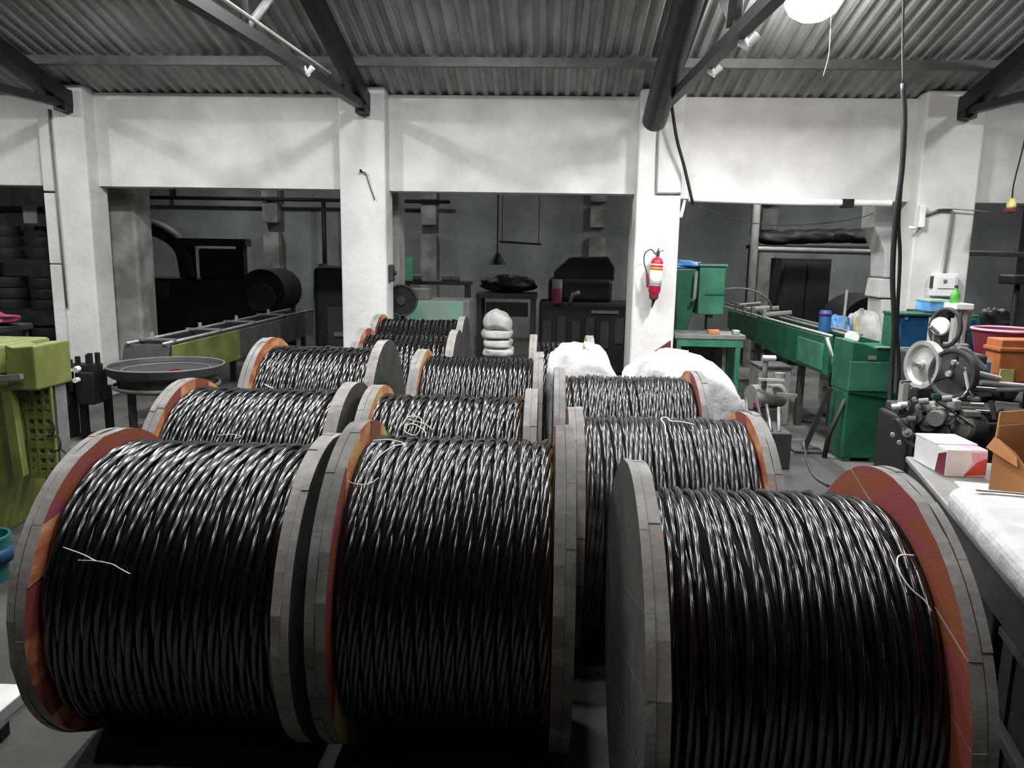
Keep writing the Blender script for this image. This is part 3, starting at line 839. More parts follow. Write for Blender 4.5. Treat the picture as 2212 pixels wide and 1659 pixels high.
MB().tube([(-3.96, 6.19, 0.54), (-3.96, 6.14, 0.54)], 0.022, 10).build('guide_roller', PORCELAIN, t, smooth='auto')
t = thing('black_motor', 'sooty black motor on the floor left of the prong stand', 'motor', (-4.25, 6.3, 0))
MB().tube([(-4.42, 6.35, 0.42), (-4.1, 6.25, 0.42)], 0.13, 18).build('motor_body', BLACK, t, smooth='auto')
MB().box(-4.4, -4.12, 6.2, 6.42, 0.0, 0.32).build('plinth', BLACK, t, bevel=0.01)

# round pan
cx, cy = -3.33, 6.47
t = thing('coiling_pan', 'round dark steel pan on legs before the left trough', 'pan', (cx, cy, 0))
MB().lathe([(0.0, 0.555), (0.44, 0.555), (0.475, 0.58), (0.485, 0.64), (0.47, 0.645), (0.455, 0.615), (0.38, 0.60), (0.0, 0.60)], (cx, cy, 0), (0, 0, 1), 48).build('pan', GREY_DARK, t, smooth='auto')
MB().tube([(cx + 0.478 * math.cos(a), cy + 0.478 * math.sin(a), 0.645) for a in [2 * PI * i / 48 for i in range(49)]], 0.008, 6).build('rim', GREY, t, smooth=True)
MB().tube([(cx + 0.36 * math.cos(a), cy + 0.36 * math.sin(a), 0.605) for a in [2 * PI * i / 40 for i in range(41)]], 0.007, 6).build('inner_ring', GREY, t, smooth=True)
MB().tube([(cx + 0.43 * math.cos(a), cy + 0.43 * math.sin(a), 0.47) for a in [2 * PI * i / 40 for i in range(41)]], 0.016, 8).build('lower_ring', GREY, t, smooth=True)
MB().lathe([(0.0, 0.44), (0.40, 0.44), (0.40, 0.55), (0.0, 0.55)], (cx, cy, 0), (0, 0, 1), 32).build('drum_base', GREY_DARK, t, smooth='auto')
for a in (0.7, 2.2, 3.9, 5.3):
    MB().tube([(cx + 0.3 * math.cos(a), cy + 0.3 * math.sin(a), 0), (cx + 0.3 * math.cos(a), cy + 0.3 * math.sin(a), 0.44)], 0.035, 10).build('leg', GREY_DARK, t, smooth='auto')
o = MB().lathe([(0.03, 0), (0.05, 0), (0.05, 0.03), (0.03, 0.03), (0.03, 0)], pick(380, 800, 6.35) * 1.0 + Vector((0, 0, -0.02)), (0, 0, 1), 16).build('tape_roll', RED_DARK, smooth='auto')
tag(o, 'small red tape roll lying in the round pan', 'tape roll')

# long trough
t = thing('cooling_trough', 'long grey and olive cooling trough running back through the left opening', 'trough', (-3.85, 7.2, 0))
mb = MB()
mb.box(-4.02, -3.98, 7.12, 11.7, 0.42, 0.74); mb.box(-3.67, -3.63, 7.12, 11.7, 0.42, 0.74); mb.box(-4.02, -3.63, 7.12, 11.7, 0.40, 0.44)
mb.build('channel', GREY_DARK, t)
MB().box(-3.635, -3.60, 7.1, 8.75, 0.38, 0.72).build('olive_panel', OLIVE, t, bevel=0.004)
MB().box(-3.635, -3.605, 8.78, 11.6, 0.38, 0.72).build('grey_panel', PURLIN, t, bevel=0.004)
MB().tube([(-4.0, 7.05, 0.75), (-4.0, 11.7, 0.75)], 0.014, 8).build('rail', ALU, t, smooth=True)
MB().tube([(-3.65, 7.05, 0.75), (-3.65, 11.7, 0.75)], 0.014, 8).build('rail', ALU, t, smooth=True)
MB().prism([(6.96, 0.44), (7.12, 0.36), (7.12, 0.74), (7.08, 0.74)], lambda u, v, d: (d, u, v), -4.05, -3.6).build('end_spout', GREY_DARK, t, bevel=0.01)
for y in (7.25, 8.3, 9.3, 10.4):
    b = MB().bar((-4.02, y, 0.77), (-3.62, y, 0.77), 0.03, 0.02)
    b.build('clamp_bar', GREY, t)
    MB().tube([(-3.86, y, 0.77), (-3.86, y, 0.84)], 0.02, 8).build('clamp_screw', ALU, t, smooth='auto')
for y in (7.6, 9.4, 11.3):
    for x in (-3.97, -3.67):
        MB().box(x - 0.03, x + 0.03, y - 0.03, y + 0.03, 0, 0.4).build('leg', GREY_DARK, t)

# ------------------------------------------------------------------ dim machinery in the shed behind, left opening
t = thing('stranding_machine', 'big black stranding machine with a curved duct, behind the left opening', 'machine', (-5.2, 12, 0))
MB().box(-6.6, -4.3, 11.8, 12.9, 0, 1.18).build('body', BLACK, t, bevel=0.03)
MB().tube(curve_pts([(-7.0, 12.2, 2.1), (-6.5, 12.1, 2.02), (-6.1, 12.05, 1.9), (-5.8, 12.0, 1.65), (-5.72, 12.0, 1.2)], 24), 0.13, 14).build('duct', BLACK, t, smooth='auto')
for x in (-5.76, -4.92):
    MB().box(x, x + 0.12, 11.95, 12.1, 1.1, 1.78).build('post', BLACK, t)
MB().box(-5.82, -4.74, 11.9, 12.15, 1.70, 1.82).build('gantry_beam', GREY_DARK, t, bevel=0.01)
MB().box(-5.6, -4.95, 12.1, 12.5, 1.18, 1.66).build('gear_case', GREY_DARK, t, bevel=0.03)
MB().tube([(-4.45, 11.75, 1.0), (-4.45, 12.6, 1.0)], 0.36, 24).build('flywheel', BLACK, t, smooth='auto')
MB().tube([(-4.45, 11.68, 0.92), (-4.45, 11.76, 0.92)], 0.22, 24).build('flywheel_cover', GREY_DARK, t, smooth='auto')
MB().box(-6.2, -5.95, 11.74, 11.82, 0.9, 1.15).build('gauge_panel', GREY_DARK, t)
t = thing('bobbin_cradle', 'dark rounded bobbin cradle beyond the middle of the left opening', 'machine', (-3.9, 12.6, 0))
MB().tube([(-3.6, 12.3, 0.95), (-2.7, 12.85, 0.95)], 0.42, 24).build('bobbin', GREY_DARK, t, smooth='auto')
MB().tube([(-3.66, 12.27, 0.95), (-3.58, 12.32, 0.95)], 0.5, 24).build('bobbin_flange', BLACK, t, smooth='auto')
for x, y in ((-3.5, 12.35), (-2.8, 12.8)):
    MB().box(x - 0.05, x + 0.05, y - 0.3, y + 0.3, 0, 0.6).build('cradle_leg', BLACK, t)
t = thing('tall_black_cabinet', 'tall black cabinet just left of the middle pillar in the shed behind', 'cabinet', (-2.95, 10.6, 0))
MB().box(-3.2, -2.25, 10.3, 11.2, 0, 1.45).build('body', BLACK, t, bevel=0.08)
MB().box(-3.0, -2.3, 10.27, 10.3, 0.2, 0.9).build('door', GREY_DARK, t, bevel=0.01)
MB().box(-2.9, -2.75, 10.24, 10.27, 0.5, 0.56).build('handle', GREY, t)

# centre opening
t = thing('sea_green_cabinet', 'pale sea green cabinet behind the farthest drum', 'cabinet', (-1.3, 9.2, 0))
MB().box(-1.72, -0.92, 9.06, 9.6, 0.0, 1.1).build('body', GREY, t, bevel=0.02)
MB().box(-1.69, -0.99, 9.035, 9.06, 0.72, 1.085).build('panel', SEAFOAM, t, bevel=0.01)
MB().box(-1.69, -0.99, 9.035, 9.06, 0.10, 0.68).build('panel', GREY, t, bevel=0.01)
o = MB().box(-1.70, -1.42, 9.1, 9.4, 1.1, 1.22).build('grey_box', GREY, bevel=0.01)
tag(o, 'grey box standing on the left of the pale green cabinet', 'box')
t = thing('black_fan', 'black round fan beside the middle pillar left of the pale green cabinet', 'fan', (-1.62, 8.55, 0))
fx, fy, fz = -1.62, 8.5, 1.12
MB().tube([(fx, fy - 0.04, fz), (fx, fy + 0.06, fz)], 0.17, 24).build('guard_back', BLACK, t, smooth='auto')
MB().tube([(fx + 0.17 * math.cos(a), fy - 0.05, fz + 0.17 * math.sin(a)) for a in [2 * PI * i / 24 for i in range(25)]], 0.012, 6).build('guard_ring', GREY_DARK, t, smooth=True)
MB().tube([(fx, fy - 0.07, fz), (fx, fy - 0.03, fz)], 0.05, 14).build('hub', GREY_DARK, t, smooth='auto')
MB().tube([(fx, fy + 0.03, 0.02), (fx, fy + 0.03, fz - 0.15)], 0.025, 8).build('pole', BLACK, t, smooth=True)
MB().lathe([(0.0, 0.0), (0.18, 0.0), (0.16, 0.03), (0.0, 0.04)], (fx, fy + 0.03, 0), (0, 0, 1), 20).build('base', BLACK, t, smooth='auto')

t = thing('dark_workbench', 'dark steel workbench behind the pale sack stack', 'workbench', (-0.45, 11, 0))
MB().box(-1.0, -0.14, 10.7, 11.4, 1.03, 1.10).build('worktop', GREY_DARK, t)
MB().box(-0.86, -0.26, 10.72, 10.76, 0.78, 0.98).build('drawer', BLACK, t)
for x in (-0.96, -0.2):
    for y in (10.75, 11.33):
        MB().box(x - 0.03, x + 0.04, y - 0.03, y + 0.03, 0, 1.03).build('leg', GREY_DARK, t)
o = MB(); sack_mesh(o, (-0.57, 11.1, 1.22), 0.4, 0.25, 0.125, 0, e=0.9, seed=31, lump=0.1)
tag(o.build('dark_bundle', BLACK, smooth=True), 'dark bundle heaped on the steel workbench', 'bundle')
t = thing('black_press', 'black press with a hood behind the drums in the centre opening', 'machine', (0.5, 11, 0))
MB().box(-0.1, 1.22, 10.6, 11.5, 0, 1.0).build('body', BLACK, t, bevel=0.04)
MB().box(0.02, 0.92, 10.8, 11.5, 1.0, 1.32).build('upper_case', BLACK, t, bevel=0.05)
mb = MB()
mb.prism([(0.1, 1.3), (0.1, 1.42), (0.32, 1.62), (0.86, 1.64), (0.95, 1.5), (0.95, 1.3)], lambda u, v, d: (u, d, v), 10.9, 11.5)
mb.build('hood', BLACK, t, bevel=0.02)
MB().box(0.62, 1.0, 10.56, 10.6, 0.86, 0.9).build('front_rail', GREY, t)
MB().tube([(0.32, 10.55, 1.0), (0.36, 10.5, 1.12), (0.45, 10.5, 1.15)], 0.03, 8).build('lever', GREY, t, smooth=True)
for k in range(6):
    MB().box(-0.05 + 0.2 * k, 0.08 + 0.2 * k, 10.57, 10.61, 0.3 + 0.07 * (k % 3), 0.75 + 0.05 * (k % 2)).build('front_plate', GREY_DARK, t, bevel=0.01)
t = thing('red_canister', 'dim red canister hanging in front of the black press', 'canister', (0.14, 10.5, 1.0))
MB().lathe([(0.0, 0.0), (0.065, 0.0), (0.07, 0.02), (0.07, 0.27), (0.05, 0.3), (0.0, 0.31)], (0.14, 10.5, 1.0), (0, 0, 1), 18).build('canister_body', RED_DARK, t, smooth='auto')
MB().lathe([(0.071, 0.28), (0.071, 0.40), (0.0, 0.40)], (0.14, 10.5, 0.92), (0, 0, 1), 18).build('cap', GREY, t, smooth='auto')
t = thing('pendant_lamp', 'unlit dark pendant lamp hanging in the shed behind', 'lamp', (-0.72, 11, 1.5))
MB().lathe([(0.02, 0.17), (0.05, 0.14), (0.08, 0.08), (0.13, 0.0), (0.12, 0.0), (0.07, 0.07), (0.0, 0.1)], (-0.72, 11, 1.5), (0, 0, 1), 20).build('shade', BLACK, t, smooth='auto')
MB().tube([(-0.72, 11, 1.65), (-0.72, 11, 3.76)], 0.012, 6).build('flex', BLACK, t)
t = thing('hanging_bar', 'thin dark bar hung level beside the pendant lamp', 'bar', (-0.4, 11.4, 1.8))
MB().bar((-0.72, 11.4, 1.83), (-0.1, 11.4, 1.80), 0.03, 0.03).build('bar', GREY_DARK, t)
for x in (-0.68, -0.14):
    MB().tube([(x, 11.4, 1.82), (x, 11.4, 3.85)], 0.006, 5).build('suspension_wire', GREY_DARK, t)
t = thing('pipe_rack', 'low pipe rack with grey fittings beyond the middle pillar', 'rack', (-1.7, 10.5, 0))
MB().box(-2.0, -1.05, 10.4, 10.8, 1.22, 1.27).build('shelf', GREY_DARK, t)
for x in (-1.97, -1.1):
    MB().box(x - 0.03, x + 0.03, 10.45, 10.75, 0, 1.22).build('upright', GREY_DARK, t)
for k, x in enumerate((-1.85, -1.45, -1.32)):
    o = MB().tube([(x, 10.5, 1.31), (x + 0.12, 10.5, 1.31)], 0.04, 12).build('pipe_fitting', GREY, smooth='auto')
    tag(o, ['grey pipe fitting at the left end of the low rack', 'grey pipe fitting in the middle of the low rack', 'grey pipe fitting at the right end of the low rack'][k], 'fitting', 'grey fittings on the low rack')

# right opening, far
t = thing('dark_doorway_cabinet', 'large dark cabinet beyond the right opening', 'cabinet', (4.0, 12.3, 0))
MB().box(3.6, 4.35, 12.0, 12.6, 0, 1.66).build('body', BLACK, t, bevel=0.01)
MB().box(3.63, 3.97, 11.97, 12.0, 0.1, 1.6).build('door', BLACK, t, bevel=0.006)
MB().box(3.99, 4.32, 11.97, 12.0, 0.1, 1.6).build('door', BLACK, t, bevel=0.006)
t = MB().tube([(3.1, 11.8, 1.785), (5.6, 11.8, 1.76)], 0.045, 10).build('overhead_rail', GREY, smooth='auto')
tag(t, 'level grey overhead rail beyond the right opening', 'rail')
t = MB().tube([(3.08, 11.7, 0.0), (3.08, 11.7, 3.9)], 0.06, 10).build('grey_post', GREY, smooth='auto')
tag(t, 'slim grey post standing beyond the right opening', 'post')
mb = MB()
arc = [(4.72 + 0.5 * math.cos(a), 0.8 + 0.36 * math.sin(a)) for a in [PI * i / 16 for i in range(17)]]
mb.prism(arc, lambda u, v, d: (u, d, v), 11.0, 11.9)
t = thing('arched_cover', 'dark arched machine cover behind the white and yellow sacks', 'cover', (4.4, 11.4, 0))
mb.build('cover', BLACK, t, smooth='auto')
MB().box(4.25, 5.18, 11.02, 11.88, 0, 0.8).build('plinth', BLACK, t)
mb = MB()
for k in range(7):
    a0 = PI * k / 7
    sack_mesh(mb, (3.6 + 0.32 * k, 12.4, 1.965 + 0.05 * math.sin(a0)), 0.3, 0.22, 0.11, 0, e=0.9, seed=40 + k, lump=0.1, n=14, k=8)
o = mb.build('dark_bundles', BLACK, smooth=True)
tag(o, 'dark heap of cloth lying along the overhead rail', 'cloth heap', kind='stuff')
t = thing('high_shelf', 'dark high shelf carrying the heap of cloth beyond the right opening', 'shelf', (4.5, 12.8, 0))
MB().box(3.2, 5.8, 12.2, 12.65, 1.80, 1.86).build('board', BLACK, t)
for x in (3.25, 5.7):
    MB().box(x, x + 0.06, 12.62, 12.68, 0, 1.80).build('upright', BLACK, t)

# ------------------------------------------------------------------ green line at the right
t = thing('green_hopper_machine', 'green machine with a tall hood and a box beside the extinguisher pillar', 'machine', (1.7, 8.8, 0))
mb = MB()
mb.prism([(1.40, 1.52), (1.66, 1.53), (1.69, 1.48), (1.66, 1.12), (1.56, 0.75), (1.46, 0.7), (1.44, 1.4)], lambda u, v, d: (u, d, v), 8.62, 8.95)
mb.build('hood', GREEN, t, bevel=0.015)
MB().box(1.68, 1.97, 8.55, 8.9, 1.02, 1.55).build('box', GREEN_LIGHT, t, bevel=0.015)
MB().box(1.665, 1.985, 8.53, 8.92, 1.55, 1.575).build('lid', GREEN_LIGHT, t, bevel=0.006)
MB().box(1.75, 1.96, 8.54, 8.552, 1.24, 1.255).build('seam_strip', GREEN, t)
MB().tube([(1.64, 8.53, 1.5), (1.635, 8.53, 1.2), (1.60, 8.53, 1.17)], 0.02, 8).build('pipe', GREY, t, smooth=True)
MB().box(1.80, 1.86, 8.6, 8.72, 0.85, 1.02).build('neck', GREY_DARK, t)
MB().box(1.42, 2.0, 8.6, 9.0, 0.0, 0.70).build('base', GREY_DARK, t, bevel=0.02)
cl = MB(); sack_mesh(cl, (1.52, 8.75, 1.565), 0.2, 0.16, 0.045, 0.1, e=0.85, seed=51, lump=0.14)
o = cl.build('blue_cloth', BLUE_LIGHT, smooth=True)
tag(o, 'light blue cloth laid on top of the green hood', 'cloth')

t = thing('green_leg_table', 'small grey topped table with a green frame under the green box', 'table', (1.75, 8.3, 0))
MB().box(1.36, 2.10, 8.05, 8.5, 0.80, 0.85).build('table_top', GREY, t, bevel=0.006)
MB().box(1.40, 2.08, 8.06, 8.09, 0.72, 0.80).build('apron', GREEN_LIGHT, t)
for x in (1.41, 2.03):
    for y in (8.09, 8.44):
        MB().box(x - 0.025, x + 0.025, y - 0.025, y + 0.025, 0, 0.8).build('leg', GREEN_LIGHT, t)
for nm, x, l, m, lb in (('wooden_block', 1.72, 0.12, ORANGE, 'small orange wooden block on the green legged table'), ('steel_tap', 1.98, 0.07, ALU, 'bright tap fitting at the right end of the green legged table')):
    o = MB().box(x, x + l, 8.1, 8.2, 0.85, 0.895).build(nm, m, bevel=0.008)
    tag(o, lb, 'block' if nm == 'wooden_block' else 'fitting')
o = MB(); o.prism([(1.10, 0.66), (1.29, 0.80), (1.31, 0.0), (1.10, 0.0)], lambda u, v, d: (u, d, v), 7.86, 7.9)
tag(o.build('red_sheet', RED_DARK, bevel=0.004), 'dull red plate leaning at the foot of the extinguisher pillar', 'plate')

t = thing('green_trough', 'long green extrusion trough running back through the right opening', 'trough', (2.75, 6.9, 0))
mb = MB()
mb.prism([(6.78, 0.63), (6.78, 0.97), (10.6, 0.93), (10.6, 0.70), (8.2, 0.62)], lambda u, v, d: (d, u, v), 2.5, 2.53)
mb.build('side_panel', GREEN, t, bevel=0.004)
MB().box(2.53, 2.9, 6.78, 10.6, 0.66, 0.72).build('floor_plate', GREEN, t)
MB().box(2.9, 2.93, 6.78, 10.6, 0.66, 0.95).build('far_side', GREEN, t)
MB().box(2.485, 2.5, 6.9, 7.6, 0.66, 0.9).build('access_plate', GREEN_LIGHT, t, bevel=0.004)
for x, y0, y1 in ((2.52, 6.8, 12.2), (2.72, 7.0, 12.2), (2.86, 7.0, 12.0)):
    MB().tube([(x, y0, 0.985), (x, y1, 0.96)], 0.012, 8).build('rail', ALU if x < 2.6 else GREY, t, smooth=True)
for y in (7.6, 9.2, 10.4):
    for x in (2.55, 2.87):
        MB().box(x - 0.03, x + 0.03, y - 0.03, y + 0.03, 0, 0.66).build('leg', GREY_DARK, t)
MB().tube([(2.45, 6.72, 0.98), (2.5, 6.7, 0.82), (2.62, 6.7, 0.82), (2.6, 6.72, 0.98)], 0.016, 8).build('cable_guide', ALU, t, smooth=True)
MB().tube([(2.66, 6.66, 0.99), (2.66, 6.76, 0.99)], 0.045, 14).build('guide_roller', PORCELAIN, t, smooth='auto')
MB().tube(curve_pts([(2.0, 8.8, 1.3), (2.3, 8.9, 1.3), (2.55, 9.0, 1.2), (2.7, 9.2, 1.0)], 14), 0.012, 6).build('feed_line', GREY, t, smooth=True)
for k, (y, z) in enumerate(((9.0, 1.0), (9.5, 1.02), (9.9, 1.0), (10.3, 1.02))):
    MB().tube([(2.55, y, z), (2.85, y, z + 0.03)], 0.03, 10).build('tension_roller', GREY, t, smooth='auto')
    MB().box(2.52, 2.56, y - 0.03, y + 0.03, 0.95, 1.06).build('roller_bracket', GREY, t)

t = thing('green_capstan_cabinet', 'deep green cabinet with a waisted pedestal in front of the right pillar', 'cabinet', (2.65, 6.3, 0))
mb = MB()
mb.prism([(2.47, 1.0), (2.56, 0.99), (2.66, 0.955), (3.12, 0.955), (3.12, 0.62), (2.9, 0.52), (2.47, 0.58)], lambda u, v, d: (u, d, v), 6.2, 6.60)
mb.build('head', GREEN, t, bevel=0.01)
MB().box(2.46, 2.82, 6.19, 6.2, 0.60, 0.84).build('panel', GREEN_LIGHT, t, bevel=0.004)
MB().bar((2.66, 6.2, 0.96), (3.1, 6.2, 0.96), 0.03, 0.012).build('edge_strip', SEAFOAM, t)
MB().box(2.47, 2.80, 6.22, 6.58, 0.03, 0.58).build('pedestal', GREEN, t, bevel=0.01)
MB().box(2.48, 2.54, 6.22, 6.58, 0.0, 0.03).build('foot', GREEN, t)
MB().box(2.70, 2.76, 6.22, 6.58, 0.0, 0.03).build('foot', GREEN, t)
MB().box(2.60, 2.66, 6.18, 6.19, 0.86, 0.89).build('name_plate', GREY, t)
MB().tube([(2.47, 6.25, 0.52), (2.38, 6.3, 0.2), (2.36, 6.3, 0.0)], 0.02, 8).build('drain_pipe', BLACK, t, smooth=True)

# clutter under the trough
t = thing('floor_pump', 'grey pump with valves on the floor under the green trough', 'pump', (2.1, 7.0, 0))
MB().box(1.9, 2.2, 7.0, 7.4, 0, 0.28).build('base', GREY_DARK, t, bevel=0.01)
MB().tube([(1.92, 7.05, 0.38), (2.22, 7.15, 0.38)], 0.11, 18).build('body', GREY, t, smooth='auto')
MB().tube([(2.02, 7.0, 0.48), (2.02, 7.0, 0.72), (2.06, 7.0, 0.75)], 0.025, 8).build('riser', GREY, t, smooth=True)
MB().tube([(1.98, 6.98, 0.75), (2.10, 6.98, 0.75)], 0.03, 10).build('valve', ALU, t, smooth='auto')
MB().tube([(2.15, 6.98, 0.55), (2.15, 6.98, 0.62)], 0.05, 12).build('hand_wheel', GREY, t, smooth='auto')
MB().bar((1.95, 6.95, 0.56), (2.18, 6.93, 0.56), 0.03, 0.02).build('lever', ALU, t)
MB().bar((2.12, 6.92, 0.43), (2.3, 6.92, 0.42), 0.03, 0.03).build('lever', GREY, t)
MB().box(1.93, 1.99, 6.93, 6.98, 0.3, 0.34).build('red_tag', RED_DARK, t)
t = thing('grey_floor_box', 'pale grey steel box on the floor under the green trough', 'box', (2.3, 7.0, 0))
MB().box(2.12, 2.44, 7.55, 7.9, 0.0, 0.58).build('body', GREY, t, bevel=0.01)
MB().box(2.11, 2.45, 7.53, 7.92, 0.58, 0.6).build('lid', GREY_DARK, t)
t = thing('slanted_stay', 'dark slanted steel stay beside the green pedestal', 'stay', (2.3, 6.5, 0))
MB().bar((2.25, 6.5, 0.0), (2.42, 6.45, 0.58), 0.05, 0.04).build('strut', BLACK, t)
MB().box(2.15, 2.4, 6.4, 6.6, 0, 0.03).build('foot', GREY_DARK, t)
t = MB().tube(curve_pts([(1.35, 3.9, 0.25), (1.42, 3.85, 0.12), (1.5, 3.8, 0.03), (1.65, 3.75, 0.02)], 14) if False else curve_pts([pick(1735, 955, 4.4), pick(1745, 1000, 4.3), pick(1760, 1030, 4.2), pick(1790, 1050, 4.1)], 14), 0.009, 6).build('floor_hose', GREY_DARK, smooth=True)
tag(t, 'thin dark hose looping down beside the second right drum', 'hose')

t = MB().box(1.25, 2.40, 4.3, 6.9, 0.0, 0.008).build('darkening_mat', mat('dark_mat_tone', (40, 40, 40), 0.7, rgb2=(58, 58, 58), scale=3, lo=0.5, hi=0.6), bevel=0.003)  # dark mat added to bring down the brightness of the floor here
tag(t, 'added dark mat toning down the floor between the drums and the green cabinet', 'mat')
t = thing('scrap_crate', 'low dark crate of scrap bars on the added dark mat', 'crate', (1.7, 6.1, 0.008))
MB().box(1.45, 1.95, 5.9, 6.35, 0.008, 0.30).build('crate_body', GREY_DARK, t, bevel=0.01)
for k in range(7):
    x = 1.5 + 0.06 * k
    MB().tube([(x, 5.95, 0.3), (x + rnd.uniform(-0.08, 0.08), 6.25, 0.42 + rnd.uniform(0, 0.12))], 0.014, 8).build('scrap_bar', (GREY, GREY_DARK, IRON)[k % 3], t, smooth=True)

# bags by the right pillar
t = thing('blue_drum_can', 'small dark blue can standing on the green trough', 'can', (2.62, 7.4, 0.97))
MB().lathe([(0.0, 0.0), (0.055, 0.0), (0.055, 0.19), (0.05, 0.2), (0.0, 0.2)], (2.63, 7.3, 0.975), (0, 0, 1), 18).build('can_body', BLUE, t, smooth='auto')
MB().lathe([(0.057, 0.15), (0.057, 0.19)], (2.63, 7.3, 0.975), (0, 0, 1), 18).build('lid_band', mat('violet_plastic', (70, 56, 140), 0.5), t, smooth=True)
o = MB(); sack_mesh(o, (3.40, 8.33, 0.54), 0.19, 0.22, 0.54, 0, e=0.6, seed=61, lump=0.06)
tag(o.build('white_yellow_sack', WHITE_GREY, smooth=True), 'upright white sack leaning at the right pillar behind the green cabinet', 'sack')
o = MB(); sack_mesh(o, (3.07, 8.15, 0.835), 0.115, 0.16, 0.22, 0.0, e=0.7, seed=62, lump=0.08)
tag(o.build('light_blue_bag', BLUE_LIGHT, smooth=True), 'light blue plastic bag beside the white sack', 'bag')
o = MB(); sack_mesh(o, (3.07, 8.15, 0.305), 0.11, 0.16, 0.305, 0.0, e=0.6, seed=63, lump=0.05)
tag(o.build('white_yellow_sack', WHITE_GREY, smooth=True), 'white sack under the light blue bag, mostly hidden', 'sack')
o = MB().bar((3.30, 8.13, 0.55), (3.26, 8.13, 1.06), 0.03, 0.006, up=(0, 1, 0)).build('yellow_strap', YELLOW)
tag(o, 'pale yellow strap hanging over the white sack', 'strap')
t = MB().tube([(3.02, 7.9, 0.0), (3.04, 7.9, 1.35)], 0.014, 8).build('thin_rod', GREY, smooth=True)
tag(t, 'thin grey rod standing upright before the light blue bag', 'rod')

# ------------------------------------------------------------------ winding machine at the right
t = thing('winding_machine', 'grease black winding machine with two pulley wheels at the right', 'machine', (2.9, 5.3, 0))
MB().box(2.42, 3.5, 5.05, 5.52, 0.0, 0.60).build('bed', BLACK, t, bevel=0.02)
MB().box(2.46, 3.3, 5.1, 5.5, 0.60, 0.66).build('bed_plate', GREY_DARK, t, bevel=0.01)
ax = Vector((-0.97, -0.24, 0.06)).normalized()
p = pick(1992, 788, 5.35)
MB().lathe([(0.0, 0.02), (0.03, 0.02), (0.035, 0.0), (0.12, -0.012), (0.14, 0.01), (0.168, 0.012), (0.168, -0.045), (0.0, -0.045)], p, ax, 36).build('pulley_wheel', ALU, t, smooth='auto')
MB().tube([p + ax * 0.07, p - ax * 0.25], 0.02, 12).build('shaft', CHROME, t, smooth='auto')
p2 = pick(2056, 808, 5.12)
ax1, ax = ax, Vector((-0.88, -0.45, 0.06)).normalized()
MB().lathe([(0.0, 0.03), (0.025, 0.03), (0.03, 0.012), (0.135, 0.0), (0.15, 0.012), (0.165, 0.012), (0.165, -0.04), (0.0, -0.04)], p2, ax, 36).build('traverse_wheel', GREY_DARK, t, smooth='auto')
for a in (0.4, 2.5, 4.6):
    e1 = ax.cross(Vector((0, 0, 1))).normalized(); e2 = ax.cross(e1)
    MB().bar(p2 + ax * 0.014 + (e1 * math.cos(a) + e2 * math.sin(a)) * 0.03, p2 + ax * 0.01 + (e1 * math.cos(a) + e2 * math.sin(a)) * 0.13, 0.03, 0.008, up=ax).build('spoke', BLACK, t)
MB().lathe([(0.0, 0.045), (0.018, 0.045), (0.022, 0.03)], p2, ax, 14).build('hub_cap', ALU, t, smooth='auto')
MB().box(2.86, 2.95, 5.36, 5.48, 0.6, 0.88).build('bearing_post', GREY_DARK, t, bevel=0.01)
p = pick(2030, 705, 5.75)
a3 = Vector((-0.75, -0.65, 0.05)).normalized()
MB().lathe([(0.0, 0.012), (0.06, 0.01), (0.068, 0.0), (0.068, -0.02), (0.0, -0.02)], p, a3, 28).build('white_dial', PORCELAIN, t, smooth='auto')
MB().tube([p + a3 * 0.02 + Vector((-0.06, 0.0, 0.0)), p + a3 * 0.02 + Vector((0.0, 0, -0.05))], 0.014, 8).build('dial_hand', ALU, t, smooth='auto')
e1 = a3.cross(Vector((0, 0, 1))).normalized(); e2 = a3.cross(e1)
pr = p - a3 * 0.05 + Vector((0.02, 0, -0.01))
MB().tube([pr + e1 * 0.105 * math.cos(q) + e2 * 0.14 * math.sin(q) for q in [2 * PI * i / 32 for i in range(33)]], 0.016, 8).build('guide_ring', GREY_DARK, t, smooth=True)
MB().bar(p + Vector((0.0, 0.03, -0.06)), p + Vector((0.0, 0.03, -0.17)), 0.05, 0.03, up=(0, 1, 0)).build('dial_stem', GREY, t)
MB().lathe([(0.0, 0.0), (0.06, 0.0), (0.05, 0.025), (0.0, 0.03)], p + Vector((0.02, 0.03, -0.2)), (0, 0, 1), 18).build('dial_base', GREY, t, smooth='auto')
MB().box(p.x - 0.15, p.x + 0.35, 5.7, 6.1, 0.6, p.z - 0.2).build('dial_pedestal', GREY_DARK, t, bevel=0.02)
p = pick(2083, 795, 5.0); q = pick(2092, 842, 5.0)
MB().tube([p, q], 0.010, 10).build('bright_rod', PORCELAIN, t, smooth='auto')
MB().bar(pick(2068, 785, 5.0), pick(2083, 800, 5.0), 0.02, 0.02).build('rod_arm', GREY, t)
MB().tube([pick(2057, 783, 5.0), pick(2064, 783, 5.0)], 0.018, 10).build('rod_knob', ALU, t, smooth='auto')
MB().tube([pick(2068, 875, 5.0), pick(2122, 877, 5.0)], 0.024, 14).build('clamp_roller', CHROME, t, smooth='auto')
MB().box(pick(2052, 870, 5.0).x, pick(2068, 870, 5.0).x, 4.94, 5.04, pick(2060, 882, 5.0).z, pick(2060, 862, 5.0).z).build('clamp_block', ALU, t, bevel=0.008)
MB().box(pick(2105, 870, 5.0).x, pick(2125, 870, 5.0).x, 5.04, 5.1, pick(2060, 868, 5.0).z, pick(2060, 860, 5.0).z).build('clamp_block', ALU, t, bevel=0.006)
for a, b in (((2078, 858), (2092, 842)), ((2104, 858), (2092, 842)), ((2056, 866), (2082, 856))):
    MB().tube([pick(a[0], a[1], 5.0), pick(b[0], b[1], 5.0)], 0.008, 8).build('linkage', CHROME, t, smooth=True)
